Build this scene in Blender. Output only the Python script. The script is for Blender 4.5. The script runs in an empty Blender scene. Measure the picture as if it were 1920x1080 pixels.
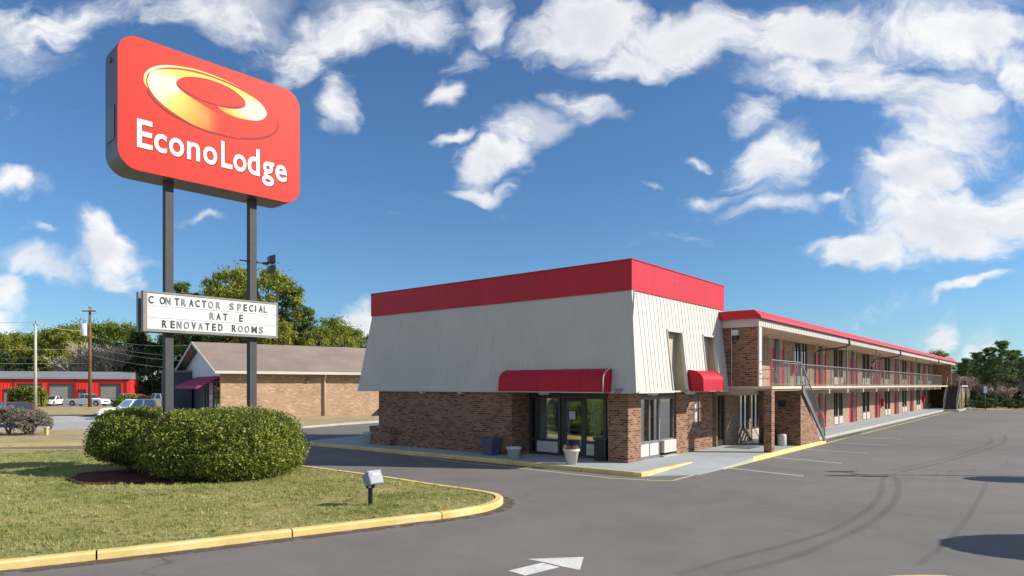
import bpy, bmesh, math, random
import numpy as np
from mathutils import Vector, Matrix, noise as mnoise

S = bpy.context.scene
COL = S.collection
R = math.radians
random.seed(7)
rng = np.random.default_rng(11)

# ------------------------------------------------------------------ camera
CAM_H, FPX, HORIZON = 3.05, 1243.0, 722.0
cd = bpy.data.cameras.new("camera")
cam = bpy.data.objects.new("camera", cd)
COL.objects.link(cam)
cam.location = (0, 0, CAM_H)
cam.rotation_euler = (R(90), 0, 0)
cd.sensor_width = 36
cd.lens = FPX / 1920 * 36
cd.shift_y = (HORIZON - 540) / 1920
cd.clip_start = 0.1
cd.clip_end = 3000
S.camera = cam

# ------------------------------------------------------------------ sun, sky, exposure
SUN_EL, SUN_AZ = 31.5, 94.6          # azimuth clockwise from +Y
sdir = Vector((math.cos(R(SUN_EL)) * math.sin(R(SUN_AZ)), math.cos(R(SUN_EL)) * math.cos(R(SUN_AZ)), math.sin(R(SUN_EL))))
sl = bpy.data.lights.new("sun", 'SUN')
sl.energy = 5.0
sl.angle = R(0.5)
sl.color = (1.0, 0.93, 0.82)
so = bpy.data.objects.new("sun", sl)
COL.objects.link(so)
so.rotation_euler = sdir.to_track_quat('Z', 'Y').to_euler()
so.location = (20, -10, 40)
S.view_settings.view_transform = 'Standard'
S.view_settings.look = 'None'
S.view_settings.gamma = 1.0
S.view_settings.exposure = 0.42
S.cycles.max_bounces = 8
S.cycles.transparent_max_bounces = 24
S.cycles.sample_clamp_indirect = 6


class NT:
    """small helper round a node tree"""
    def __init__(s, tree):
        s.t = tree
        s.t.nodes.clear()

    def n(s, typ, ins=None, **kw):
        nd = s.t.nodes.new(typ)
        for k, v in kw.items():
            setattr(nd, k, v)
        for k, v in (ins or {}).items():
            sock = nd.inputs[k]
            if isinstance(v, bpy.types.NodeSocket):
                s.t.links.new(v, sock)
            elif isinstance(v, bpy.types.Node):
                s.t.links.new(v.outputs[0], sock)
            else:
                sock.default_value = v
        return nd

    def math(s, op, a, b=0.0, clamp=False):
        return s.n('ShaderNodeMath', {0: a, 1: b}, operation=op, use_clamp=clamp).outputs[0]

    def mix(s, f, a, b, blend='MIX'):
        nd = s.t.nodes.new('ShaderNodeMix')
        nd.data_type = 'RGBA'
        nd.blend_type = blend
        for k, v in ((0, f), (6, a), (7, b)):
            if isinstance(v, bpy.types.NodeSocket):
                s.t.links.new(v, nd.inputs[k])
            else:
                if k and len(v) == 3:
                    v = (*v, 1)
                nd.inputs[k].default_value = v
        return nd.outputs[2]

    def ramp(s, f, stops, interp='LINEAR'):
        nd = s.n('ShaderNodeValToRGB', {0: f})
        cr = nd.color_ramp
        cr.interpolation = interp
        while len(cr.elements) < len(stops):
            cr.elements.new(0.5)
        for e, (p, c) in zip(cr.elements, stops):
            e.position = p
            e.color = (*c, 1) if len(c) == 3 else c
        return nd.outputs[0]

    def maprange(s, v, a, b, c=0.0, d=1.0, smooth=False):
        nd = s.n('ShaderNodeMapRange', {0: v, 1: a, 2: b, 3: c, 4: d})
        if smooth:
            nd.interpolation_type = 'SMOOTHSTEP'
        return nd.outputs[0]

    def noise(s, vec, scale, detail=4, rough=.55, dist=0.0):
        return s.n('ShaderNodeTexNoise', {'Vector': vec, 'Scale': scale, 'Detail': detail, 'Roughness': rough, 'Distortion': dist}).outputs[0]


def build_world():
    w = bpy.data.worlds.new("World")
    S.world = w
    w.use_nodes = True
    g = NT(w.node_tree)
    sky = g.n('ShaderNodeTexSky', sky_type='NISHITA')
    sky.sun_disc = False
    sky.sun_elevation = R(SUN_EL)
    sky.sun_rotation = R(SUN_AZ)
    sky.air_density = 1.0
    sky.dust_density = 0.35
    sky.ozone_density = 3.0
    tc = g.n('ShaderNodeTexCoord')
    d = tc.outputs['Generated']
    sep = g.n('ShaderNodeSeparateXYZ', {0: d})
    yy = g.math('MAXIMUM', sep.outputs[1], 0.06)
    tx = g.math('DIVIDE', sep.outputs[0], yy)
    te = g.math('DIVIDE', sep.outputs[2], yy)
    P = g.n('ShaderNodeCombineXYZ', {0: tx, 1: te}).outputs[0]
    # domain warp so cloud outlines wander
    wn = g.n('ShaderNodeTexNoise', {'Vector': P, 'Scale': 6.0, 'Detail': 4, 'Roughness': .55})
    wv = g.n('ShaderNodeVectorMath', {0: wn.outputs[1], 1: (.5, .5, .5)}, operation='SUBTRACT').outputs[0]
    ws = g.n('ShaderNodeVectorMath', {0: wv, 'Scale': 0.15}, operation='SCALE').outputs[0]
    Pw = g.n('ShaderNodeVectorMath', {0: P, 1: ws}, operation='ADD').outputs[0]
    # banks of cloud: direction (as x/y, z/y), size, tilt, weight
    C = [(180, 25, 170, 40, 6, .62), (420, 20, 170, 55, 4, .85), (680, 35, 190, 60, 8, 1.0), (560, 110, 90, 45, 30, .7), (640, 185, 62, 58, 20, .95), (600, 235, 45, 20, 10, .6),
         (915, 25, 60, 42, 10, .78), (870, 85, 40, 30, 40, .5), (842, 172, 42, 34, 0, .85),
         (1095, 190, 105, 32, -10, .95), (985, 240, 90, 45, 25, .95), (930, 300, 90, 36, 28, .9), (895, 360, 85, 18, 4, .85), (835, 276, 48, 12, 8, .7),
         (1110, 40, 150, 60, 8, 1.1), (1190, 100, 120, 36, 10, .9), (1310, 60, 170, 62, 0, 1.05), (1500, 60, 190, 85, 0, 1.1), (1480, 150, 110, 60, -10, .9), (1620, 135, 110, 75, -10, 1.0), (1770, 60, 220, 85, 0, 1.1),
         (1405, 215, 60, 50, 20, .85), (1450, 290, 92, 75, 15, .95), (1335, 362, 66, 20, 8, .85), (1445, 392, 70, 20, 6, .75), (1315, 296, 36, 13, 10, .75), (1545, 372, 50, 12, 15, .7),
         (1770, 215, 130, 105, 20, 1.1), (1730, 330, 145, 75, 20, 1.15), (1800, 405, 190, 70, 0, 1.2), (1640, 480, 135, 40, 4, 1.15), (1765, 450, 170, 55, 0, 1.2), (1930, 380, 90, 100, 0, .9), (1925, 130, 60, 90, 0, .8),
         (1815, 545, 75, 14, 14, .8), (1760, 645, 62, 40, 60, 1.0), (1830, 668, 60, 45, 40, .85), (1700, 655, 40, 18, 0, .6),
         (25, 338, 75, 40, -12, 1.05), (190, 450, 80, 60, -35, 1.0), (85, 490, 90, 36, -8, .9), (225, 520, 70, 28, -20, .8), (10, 535, 60, 50, 0, .9), (0, 605, 70, 40, 0, .9), (70, 430, 30, 10, 0, .6), (685, 600, 52, 44, 20, 1.1), (1205, 340, 36, 12, 0, .65),
         (400, 422, 40, 10, 0, .55), (-200, 300, 200, 150, 0, .9), (2200, 250, 250, 200, 0, .9), (-100, 60, 250, 90, 0, .9)]
    tot = None
    for px, py, rx, ry, rot, amp in C:
        m = g.n('ShaderNodeMapping', {'Vector': Pw, 'Location': ((px - 960) / FPX, (HORIZON - py) / FPX, 0), 'Rotation': (0, 0, R(rot)), 'Scale': (rx * 1.52 / FPX, ry * 1.52 / FPX, 1)}, vector_type='TEXTURE')
        ln = g.n('ShaderNodeVectorMath', {0: m.outputs[0]}, operation='LENGTH').outputs['Value']
        v = g.maprange(ln, 0.0, 1.0, amp, 0.0, smooth=True)
        tot = v if tot is None else g.math('MAXIMUM', tot, v)
    front = g.maprange(sep.outputs[1], 0.05, 0.2)
    tot = g.math('MULTIPLY', tot, front)
    back = g.math('MULTIPLY', g.math('SUBTRACT', 1.0, front), 0.42)
    tot = g.math('ADD', tot, back)
    st_ = g.n('ShaderNodeMapping', {'Vector': Pw, 'Rotation': (0, 0, R(-28)), 'Scale': (.62, 1.25, 1)}).outputs[0]
    n1 = g.noise(st_, 8.5, 10, .62, .3)
    nb = g.noise(d, 5.0, 8, .6, .3)
    nn = g.math('ADD', g.math('MULTIPLY', n1, front), g.math('MULTIPLY', nb, g.math('SUBTRACT', 1.0, front)))
    dens = g.math('ADD', tot, g.math('MULTIPLY', g.math('SUBTRACT', nn, 0.5), 2.2))
    alpha = g.maprange(dens, 0.20, 0.98, 0, 1, smooth=True)
    # a thinner torn veil trailing off the banks
    sv = g.n('ShaderNodeMapping', {'Vector': Pw, 'Rotation': (0, 0, R(-34)), 'Scale': (.4, 1.5, 1), 'Location': (3, 1, 0)}).outputs[0]
    nv = g.noise(sv, 7.0, 9, .62, .5)
    veil = g.math('MULTIPLY', g.maprange(g.math('ADD', tot, g.math('MULTIPLY', g.math('SUBTRACT', nv, 0.5), 2.6)), .25, 1.15, 0, 1, smooth=True), .55)
    alpha = g.math('MAXIMUM', alpha, veil)
    off = g.n('ShaderNodeVectorMath', {0: st_, 1: (0.03, 0.03, 0)}, operation='ADD').outputs[0]
    n2 = g.noise(off, 8.0, 5, .5, .25)
    lit = g.maprange(g.math('SUBTRACT', n1, n2), -0.14, 0.12)
    thick = g.maprange(dens, 0.55, 1.35)
    shade = g.math('ADD', g.math('MULTIPLY', lit, .55), g.math('MULTIPLY', g.math('SUBTRACT', 1.0, thick), .45), clamp=True)
    cc = g.ramp(shade, [(0.0, (5.9, 6.2, 6.9)), (.4, (7.2, 7.4, 7.8)), (.8, (8.9, 8.9, 8.9)), (1.0, (9.2, 9.1, 9.0))])
    skyc = g.mix(1.0, sky.outputs[0], (0.64, 0.91, 1.13), 'MULTIPLY')
    final = g.mix(g.math('MULTIPLY', alpha, .95), skyc, cc)
    bg = g.n('ShaderNodeBackground', {0: final, 1: 0.086})
    g.n('ShaderNodeOutputWorld', {0: bg.outputs[0]})


build_world()

# ------------------------------------------------------------------ materials
MATS = {}


def pbsdf(g, color, rough=.7, **kw):
    ins = {'Base Color': color, 'Roughness': rough}
    ins.update(kw)
    for k, v in list(ins.items()):
        if k == 'Base Color' and isinstance(v, tuple) and len(v) == 3:
            ins[k] = (*v, 1)
    return g.n('ShaderNodeBsdfPrincipled', ins)


def newmat(name):
    m = bpy.data.materials.new(name)
    m.use_nodes = True
    MATS[name] = m
    return m, NT(m.node_tree)


def finish(g, sh):
    g.n('ShaderNodeOutputMaterial', {0: sh.outputs[0]})


def paint(name, col, rough=.6, var=.18, scale=1.5, bump=0.0, metallic=0.0, spec=.5, dirt=None):
    """painted / plain surface with uneven tone"""
    m, g = newmat(name)
    oc = g.n('ShaderNodeTexCoord').outputs['Object']
    n = g.noise(oc, scale, 6, .6)
    lo = tuple(c * (1 - var) for c in col)
    hi = tuple(min(1, c * (1 + var)) for c in col)
    c = g.mix(g.maprange(n, .3, .7), lo, hi)
    if dirt:
        n2 = g.noise(oc, scale * 3.1, 8, .7)
        c = g.mix(g.math('MULTIPLY', g.maprange(n2, .55, .75), dirt[1]), c, dirt[0])
    kw = {'Metallic': metallic, 'Specular IOR Level': spec}
    if bump:
        b = g.n('ShaderNodeBump', {'Height': g.noise(oc, 40, 4), 'Strength': bump, 'Distance': .02})
        kw['Normal'] = b.outputs[0]
    finish(g, pbsdf(g, c, rough, **kw))
    return m


def brick(name, stops, mortar, bw=.24, rh=.085, ms=.011, var=.25):
    m, g = newmat(name)
    uv = g.n('ShaderNodeTexCoord').outputs['UV']
    b = g.n('ShaderNodeTexBrick', {'Vector': uv, 'Color1': (0, 0, 0, 1), 'Color2': (1, 1, 1, 1), 'Mortar': (.5, .5, .5, 1), 'Scale': 1.0, 'Mortar Size': ms, 'Mortar Smooth': .15, 'Brick Width': bw, 'Row Height': rh})
    c = g.ramp(b.outputs[0], stops)
    n = g.noise(uv, .55, 5, .6)
    c = g.mix(1.0, c, g.ramp(n, [(.3, (1 - var,) * 3), (.7, (1 + var * .5,) * 3)]), 'MULTIPLY')
    n2 = g.noise(uv, 60, 3, .6)
    c = g.mix(.35, c, g.ramp(n2, [(.3, (.45, .45, .45)), (.7, (1.4, 1.4, 1.4))]), 'MULTIPLY')
    c = g.mix(b.outputs[1], c, mortar)
    bp = g.n('ShaderNodeBump', {'Height': g.math('SUBTRACT', 1.0, b.outputs[1]), 'Strength': .7, 'Distance': .012})
    finish(g, pbsdf(g, c, .85, Normal=bp.outputs[0]))
    return m


brick('brick_tan', [(0, (.075, .027, .017)), (.2, (.125, .046, .026)), (.34, (.215, .090, .048)), (.68, (.275, .128, .070)), (1, (.345, .185, .105))], (.33, .225, .15))
brick('brick_pale', [(0, (.19, .115, .078)), (.2, (.26, .16, .105)), (.6, (.33, .21, .14)), (1, (.40, .265, .18))], (.38, .31, .235))
brick('brick_shop', [(0, (.31, .185, .115)), (.2, (.39, .235, .145)), (.8, (.46, .285, .18)), (1, (.60, .41, .27))], (.50, .39, .27), bw=.30, rh=.10, ms=.012, var=.3)


def asphalt_mat(name, base, tint):
    m, g = newmat(name)
    oc = g.n('ShaderNodeTexCoord').outputs['Object']
    big = g.noise(oc, .11, 5, .6, .6)
    mid = g.noise(oc, .55, 6, .65, .4)
    fine = g.noise(oc, 55, 3, .7)
    c = g.ramp(big, [(.3, tuple(x * .86 for x in base)), (.5, base), (.7, tint)])
    c = g.mix(.5, c, g.ramp(mid, [(.3, (.74, .74, .76)), (.5, (1, 1, 1)), (.72, (1.22, 1.19, 1.13))]), 'MULTIPLY')
    c = g.mix(.75, c, g.ramp(fine, [(.32, (.62, .62, .62)), (.5, (1, 1, 1)), (.68, (1.45, 1.43, 1.4))]), 'MULTIPLY')
    # old cracks and seams
    v = g.n('ShaderNodeTexVoronoi', {'Vector': g.n('ShaderNodeVectorMath', {0: oc, 1: g.n('ShaderNodeVectorMath', {0: g.n('ShaderNodeTexNoise', {'Vector': oc, 'Scale': .5}).outputs[1], 'Scale': 2.2}, operation='SCALE').outputs[0]}, operation='ADD').outputs[0], 'Scale': .16}, feature='DISTANCE_TO_EDGE')
    crack = g.maprange(v.outputs[0], .0, .0045, 1, 0)
    patchy = g.maprange(g.noise(oc, .2, 2), .45, .6)
    c = g.mix(g.math('MULTIPLY', g.math('MULTIPLY', crack, patchy), .55), c, (.04, .04, .04))
    # drive-lane streaks
    stain = g.maprange(g.noise(oc, .9, 7, .7), .58, .76)
    c = g.mix(g.math('MULTIPLY', stain, .38), c, (.07, .067, .065))
    b = g.n('ShaderNodeBump', {'Height': g.noise(oc, 90, 2, .6), 'Strength': .5, 'Distance': .01})
    finish(g, pbsdf(g, c, .82, Normal=b.outputs[0], **{'Specular IOR Level': .35}))
    return m


asphalt_mat('asphalt', (.162, .151, .139), (.188, .173, .155))
asphalt_mat('pale_asphalt', (.40, .385, .37), (.45, .43, .41))


def grass_ground(name, a, b_, c_):
    m, g = newmat(name)
    oc = g.n('ShaderNodeTexCoord').outputs['Object']
    n1 = g.noise(oc, .45, 6, .65, .5)
    n2 = g.noise(oc, 9, 6, .7)
    c = g.ramp(n1, [(.3, a), (.5, b_), (.72, c_)])
    c = g.mix(.8, c, g.ramp(n2, [(.3, (.55, .55, .5)), (.5, (1, 1, 1)), (.7, (1.4, 1.35, 1.2))]), 'MULTIPLY')
    bp = g.n('ShaderNodeBump', {'Height': g.noise(oc, 28, 4, .7), 'Strength': .8, 'Distance': .05})
    finish(g, pbsdf(g, c, .95, Normal=bp.outputs[0], **{'Specular IOR Level': .1}))


grass_ground('lawn_soil', (.19, .20, .065), (.32, .285, .11), (.46, .385, .20))
grass_ground('dry_grass', (.28, .24, .11), (.40, .325, .19), (.46, .38, .235))
grass_ground('mulch', (.07, .022, .016), (.12, .04, .028), (.16, .07, .05))


def leafmat(name, stops, rough=.5, transl=.25, spec=.4, scale=.8, rnd=.45):
    m, g = newmat(name)
    geo = g.n('ShaderNodeNewGeometry')
    oc = g.n('ShaderNodeTexCoord').outputs['Object']
    n = g.noise(oc, scale, 3, .6)
    f = g.math('ADD', g.math('MULTIPLY', geo.outputs['Random Per Island'], rnd), g.math('MULTIPLY', g.maprange(n, .28, .72), 1 - rnd))
    c = g.ramp(f, stops)
    a = pbsdf(g, c, rough, **{'Specular IOR Level': spec})
    t = g.n('ShaderNodeBsdfTranslucent', {0: c})
    mx = g.n('ShaderNodeMixShader', {0: transl, 1: a.outputs[0], 2: t.outputs[0]})
    finish(g, mx)


leafmat('bush_leaf', [(0, (.024, .042, .010)), (.35, (.095, .135, .022)), (.7, (.24, .27, .038)), (1, (.44, .43, .08))], .5, .22, .3, .9, .6)
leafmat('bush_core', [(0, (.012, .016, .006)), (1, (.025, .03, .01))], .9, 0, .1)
leafmat('reddish_leaf', [(0, (.06, .028, .024)), (.6, (.12, .05, .038)), (1, (.2, .09, .06))], .5, .2, .3)
leafmat('grass_blade', [(0, (0.132, 0.186, 0.048)), (.35, (0.264, 0.294, 0.090)), (.65, (0.422, 0.412, 0.171)), (1, (0.563, 0.519, 0.285))], .8, .3, .1, .42, .34)
leafmat('tree_leaf', [(0, (0.063, 0.101, 0.019)), (.45, (0.143, 0.201, 0.032)), (.75, (0.267, 0.309, 0.042)), (1, (0.409, 0.392, 0.060))], .6, .3, .2, .10)
leafmat('tree_leaf_yellow', [(0, (0.117, 0.148, 0.025)), (.45, (0.253, 0.278, 0.040)), (.75, (0.405, 0.386, 0.050)), (1, (0.571, 0.479, 0.079))], .6, .3, .2, .12)
leafmat('pine_needle', [(0, (0.064, 0.119, 0.048)), (.5, (0.136, 0.214, 0.066)), (.8, (0.246, 0.333, 0.093)), (1, (0.394, 0.428, 0.133))], .6, .25, .2, .12)
leafmat('dark_needle', [(0, (0.037, 0.068, 0.032)), (.5, (0.071, 0.114, 0.041)), (1, (0.143, 0.182, 0.068))], .7, .2, .2, .15)
leafmat('hedge_leaf', [(0, (0.098, 0.133, 0.021)), (.5, (0.210, 0.238, 0.035)), (1, (0.336, 0.336, 0.056))], .5, .2, .3, .5)
paint('bark', (.12, .085, .06), .95, .35, 3, .5)
paint('grey_bark', (.30, .25, .205), .95, .25, 3, .3)
paint('twig', (.42, .345, .27), .95, .2, 2)
paint('shrub_twig', (.20, .17, .145), .95, .25, 2)
paint('pink_twig', (.40, .315, .28), .95, .25, 2)
paint('pole_wood', (.155, .085, .05), .9, .3, 1.2, .4)
paint('pole_pale', (.42, .40, .36), .8, .15, 1.0, .2)
paint('wire_metal', (.42, .40, .37), .6, .1)
def streaked(name, col, stain, amt, rough=.6):
    m, g = newmat(name)
    oc = g.n('ShaderNodeTexCoord').outputs['Object']
    big = g.noise(oc, .5, 5, .6)
    c = g.mix(g.maprange(big, .3, .7), tuple(x * .94 for x in col), tuple(x * 1.05 for x in col))
    mp = g.n('ShaderNodeMapping', {'Vector': oc, 'Scale': (7, 7, .22)}).outputs[0]
    st = g.noise(mp, 1.0, 5, .65)
    where = g.maprange(g.noise(oc, .35, 3, .5), .38, .62)
    c = g.mix(g.math('MULTIPLY', g.math('MULTIPLY', g.maprange(st, .5, .74), where), amt), c, stain)
    c = g.mix(g.math('MULTIPLY', g.maprange(g.noise(oc, 6, 7, .7), .6, .75), amt * .4), c, stain)
    finish(g, pbsdf(g, c, rough, **{'Specular IOR Level': .3}))


streaked('white_siding', (.56, .53, .485), (.35, .33, .30), .32)
paint('siding_trim', (.54, .51, .46), .6, .05, .8, spec=.3)
paint('niche_tan', (.42, .37, .29), .7, .08, .8)
paint('red_paint', (.38, .012, .022), .5, .10, .5, spec=.3, dirt=((.40, .04, .045), .4))
streaked('red_band', (.50, .018, .034), (.52, .085, .085), .35, .5)
paint('red_awning', (.45, .008, .027), .55, .10, .8, spec=.35, dirt=((.42, .05, .06), .3))
paint('magenta_canvas', (.36, .012, .10), .7, .12, 1.0)
paint('red_door', (.50, .014, .024), .4, .12, .8)
paint('dark_frame', (.045, .042, .045), .45, .15, 1.0)
paint('soffit', (.50, .43, .36), .8, .08, .7)
paint('cream', (.58, .50, .36), .7, .08, .8, dirt=((.45, .36, .24), .3))
paint('beam_tan', (.44, .34, .25), .7, .08, .8)
paint('concrete_walk', (.33, .36, .37), .85, .12, .6, .25, dirt=((.24, .25, .25), .5))
paint('concrete', (.40, .38, .34), .9, .14, .9, .3, dirt=((.26, .24, .21), .5))
paint('rail_metal', (.17, .16, .15), .5, .2, 2.0)
paint('rail_pale', (.20, .185, .175), .5, .15, 2.0)
paint('grey_metal', (.17, .18, .20), .5, .15, .8, metallic=.3)
paint('post_metal', (.060, .060, .064), .65, .15, 1.0, spec=.3, dirt=((.13, .125, .12), .35))
paint('cabinet_metal', (.125, .135, .16), .45, .12, .7, metallic=.2)
paint('white_panel', (.56, .54, .50), .6, .08, 1.0)
paint('ac_panel', (.52, .47, .42), .6, .08, 1.0)
paint('purple_pot', (.105, .095, .165), .5, .15, 2.0)
paint('grey_pot', (.27, .29, .34), .6, .12, 2.0)
paint('white_pot', (.58, .56, .53), .55, .08, 3.0, dirt=((.42, .39, .35), .3))
paint('black_plastic', (.018, .018, .02), .5, .2, 2.0)
paint('soil', (.05, .035, .025), 1.0, .3, 8)
paint('dry_plant', (.22, .15, .12), .9, .3, 6)
paint('red_metal', (.66, .040, .030), .5, .08, .5, spec=.2)
paint('dark_red_trim', (.20, .015, .015), .5, .1)
paint('roof_grey', (.22, .23, .25), .6, .12, .3)
paint('shingle', (.25, .19, .155), .95, .18, .35, .3, dirt=((.31, .25, .21), .5))
paint('garage_grey', (.22, .215, .205), .6, .08, .7)
paint('gable_blue', (.55, .60, .66), .7, .05, .6)
paint('dark_siding', (.085, .095, .115), .7, .15, .6)
paint('shed_purple', (.12, .10, .13), .7, .15, .6)
paint('yellow_post', (.62, .45, .08), .5, .12, 2)
paint('sign_red', (.51, .023, .012), .5, .03, .5, spec=.2)
paint('sign_red_dark', (.24, .008, .008), .5, .04, .5, spec=.2)
paint('sign_white', (.68, .67, .66), .4, .02)
paint('board_white', (.64, .65, .63), .4, .03, 1.0)
paint('letter_dark', (.035, .035, .045), .6, .2, 3)
paint('letter_grey', (.20, .20, .21), .6, .25, 3)
paint('board_line', (.45, .46, .45), .6, .1)
paint('line_white', (.62, .61, .58), .8, .12, 4, dirt=((.26, .25, .23), .7))
paint('line_yellow', (.62, .50, .24), .8, .12, 4, dirt=((.3, .26, .2), .6))
paint('tyre_rubber', (.02, .02, .022), .85, .2, 4)
paint('rim_metal', (.5, .5, .52), .35, .1, 3, metallic=.6)
paint('car_white', (.78, .79, .80), .25, .04, 1)
paint('car_silver', (.46, .48, .51), .28, .06, 1, metallic=.4)
paint('car_grey', (.20, .19, .24), .3, .1, 1, metallic=.2)
paint('car_maroon', (.13, .016, .022), .25, .12, 1)
paint('car_trim', (.06, .06, .065), .5, .1)
paint('lamp_amber', (.72, .36, .10), .3, .1)
paint('lamp_clear', (.75, .76, .78), .2, .05)
paint('tail_red', (.45, .02, .02), .3, .1)
paint('transformer', (.66, .66, .67), .4, .05)
paint('sign_blue', (.45, .50, .62), .5, .2, 6)
paint('skin', (.45, .28, .2), .6, .06)
paint('dark_jacket', (.025, .022, .03), .9, .2)
paint('pale_trousers', (.45, .44, .46), .9, .1)
paint('hair_dark', (.02, .014, .01), .8, .1)
paint('curtain', (.55, .55, .50), .9, .1, 2)
paint('curtain_pale', (.84, .87, .86), .9, .1, 2)  # whitened to stand in for bright reflections in the lobby glass
paint('room_wall', (.50, .46, .40), .9, .08)
paint('room_floor', (.22, .17, .13), .8, .15)
paint('poster_pink', (.72, .25, .42), .6, .45, 6)
paint('poster_white', (.75, .68, .72), .6, .15, 6)
paint('stump_tan', (.5, .38, .2), .9, .2, 4)
paint('notice_paper', (.55, .54, .5), .6, .1)
paint('blue_furnishing', (.12, .22, .42), .7, .4, 3)


def yellow_kerb():
    m, g = newmat('kerb_yellow')
    oc = g.n('ShaderNodeTexCoord').outputs['Object']
    n = g.noise(oc, 1.2, 6, .65)
    c = g.ramp(n, [(.3, (.60, .42, .13)), (.5, (.70, .52, .20)), (.7, (.76, .60, .29))])
    worn = g.maprange(g.noise(oc, 5.5, 9, .75, .5), .58, .70)
    c = g.mix(g.math('MULTIPLY', worn, .55), c, (.48, .40, .28))
    w2 = g.maprange(g.noise(oc, 13, 5, .7), .66, .74)
    c = g.mix(g.math('MULTIPLY', w2, .6), c, (.70, .66, .58))
    b = g.n('ShaderNodeBump', {'Height': g.noise(oc, 30, 5, .7), 'Strength': .35, 'Distance': .02})
    finish(g, pbsdf(g, c, .75, Normal=b.outputs[0]))


yellow_kerb()


def glassmat(name, tint, tr=.4, rough=.03):
    m, g = newmat(name)
    gl = g.n('ShaderNodeBsdfGlossy', {0: (.85, .9, .92, 1), 1: rough})
    t = g.n('ShaderNodeBsdfTransparent', {0: (*tint, 1)})
    lw = g.n('ShaderNodeLayerWeight', {0: .35})
    f = g.maprange(lw.outputs['Fresnel'], 0, 1, 1 - tr, .97)
    mx = g.n('ShaderNodeMixShader', {0: f, 1: t.outputs[0], 2: gl.outputs[0]})
    finish(g, mx)


glassmat('glass', (.75, .82, .82), .5)
glassmat('glass_room', (.75, .8, .8), .72)
glassmat('glass_mirror', (.35, .4, .42), .35)
paint('car_glass', (.03, .045, .06), .06, .1, 1, spec=1.0)
paint('car_glass_blue', (.10, .20, .36), .08, .15, 1, spec=1.0)


def fade_mat(name, col, lo, hi, scale, amt):
    """a worn mark: colour over transparent, broken up by noise"""
    m, g = newmat(name)
    oc = g.n('ShaderNodeTexCoord').outputs['Object']
    a = g.math('MULTIPLY', g.maprange(g.noise(oc, scale, 6, .65), lo, hi), amt)
    uv = g.n('ShaderNodeTexCoord').outputs['UV']
    s = g.n('ShaderNodeSeparateXYZ', {0: uv})
    edge = g.math('SUBTRACT', 1.0, g.math('ABSOLUTE', g.math('SUBTRACT', g.math('MULTIPLY', s.outputs[1], 2.0), 1.0)))
    a = g.math('MULTIPLY', a, g.maprange(edge, 0, .5, 0, 1, smooth=True))
    p = pbsdf(g, col, .9, **{'Specular IOR Level': .2})
    t = g.n('ShaderNodeBsdfTransparent')
    finish(g, g.n('ShaderNodeMixShader', {0: a, 1: t.outputs[0], 2: p.outputs[0]}))


fade_mat('tyre_mark', (.05, .045, .045), .15, .8, .45, .21)
fade_mat('kerb_dirt', (.13, .095, .062), .38, .55, 3.0, .85)
fade_mat('asphalt_patch', (.075, .072, .075), .3, .6, .7, .35)


def vcol_mat(name, rough=.5):
    m, g = newmat(name)
    a = g.n('ShaderNodeVertexColor', layer_name='col')
    finish(g, pbsdf(g, a.outputs[0], rough, **{'Specular IOR Level': .2}))


vcol_mat('logo_print')
M = MATS


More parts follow.
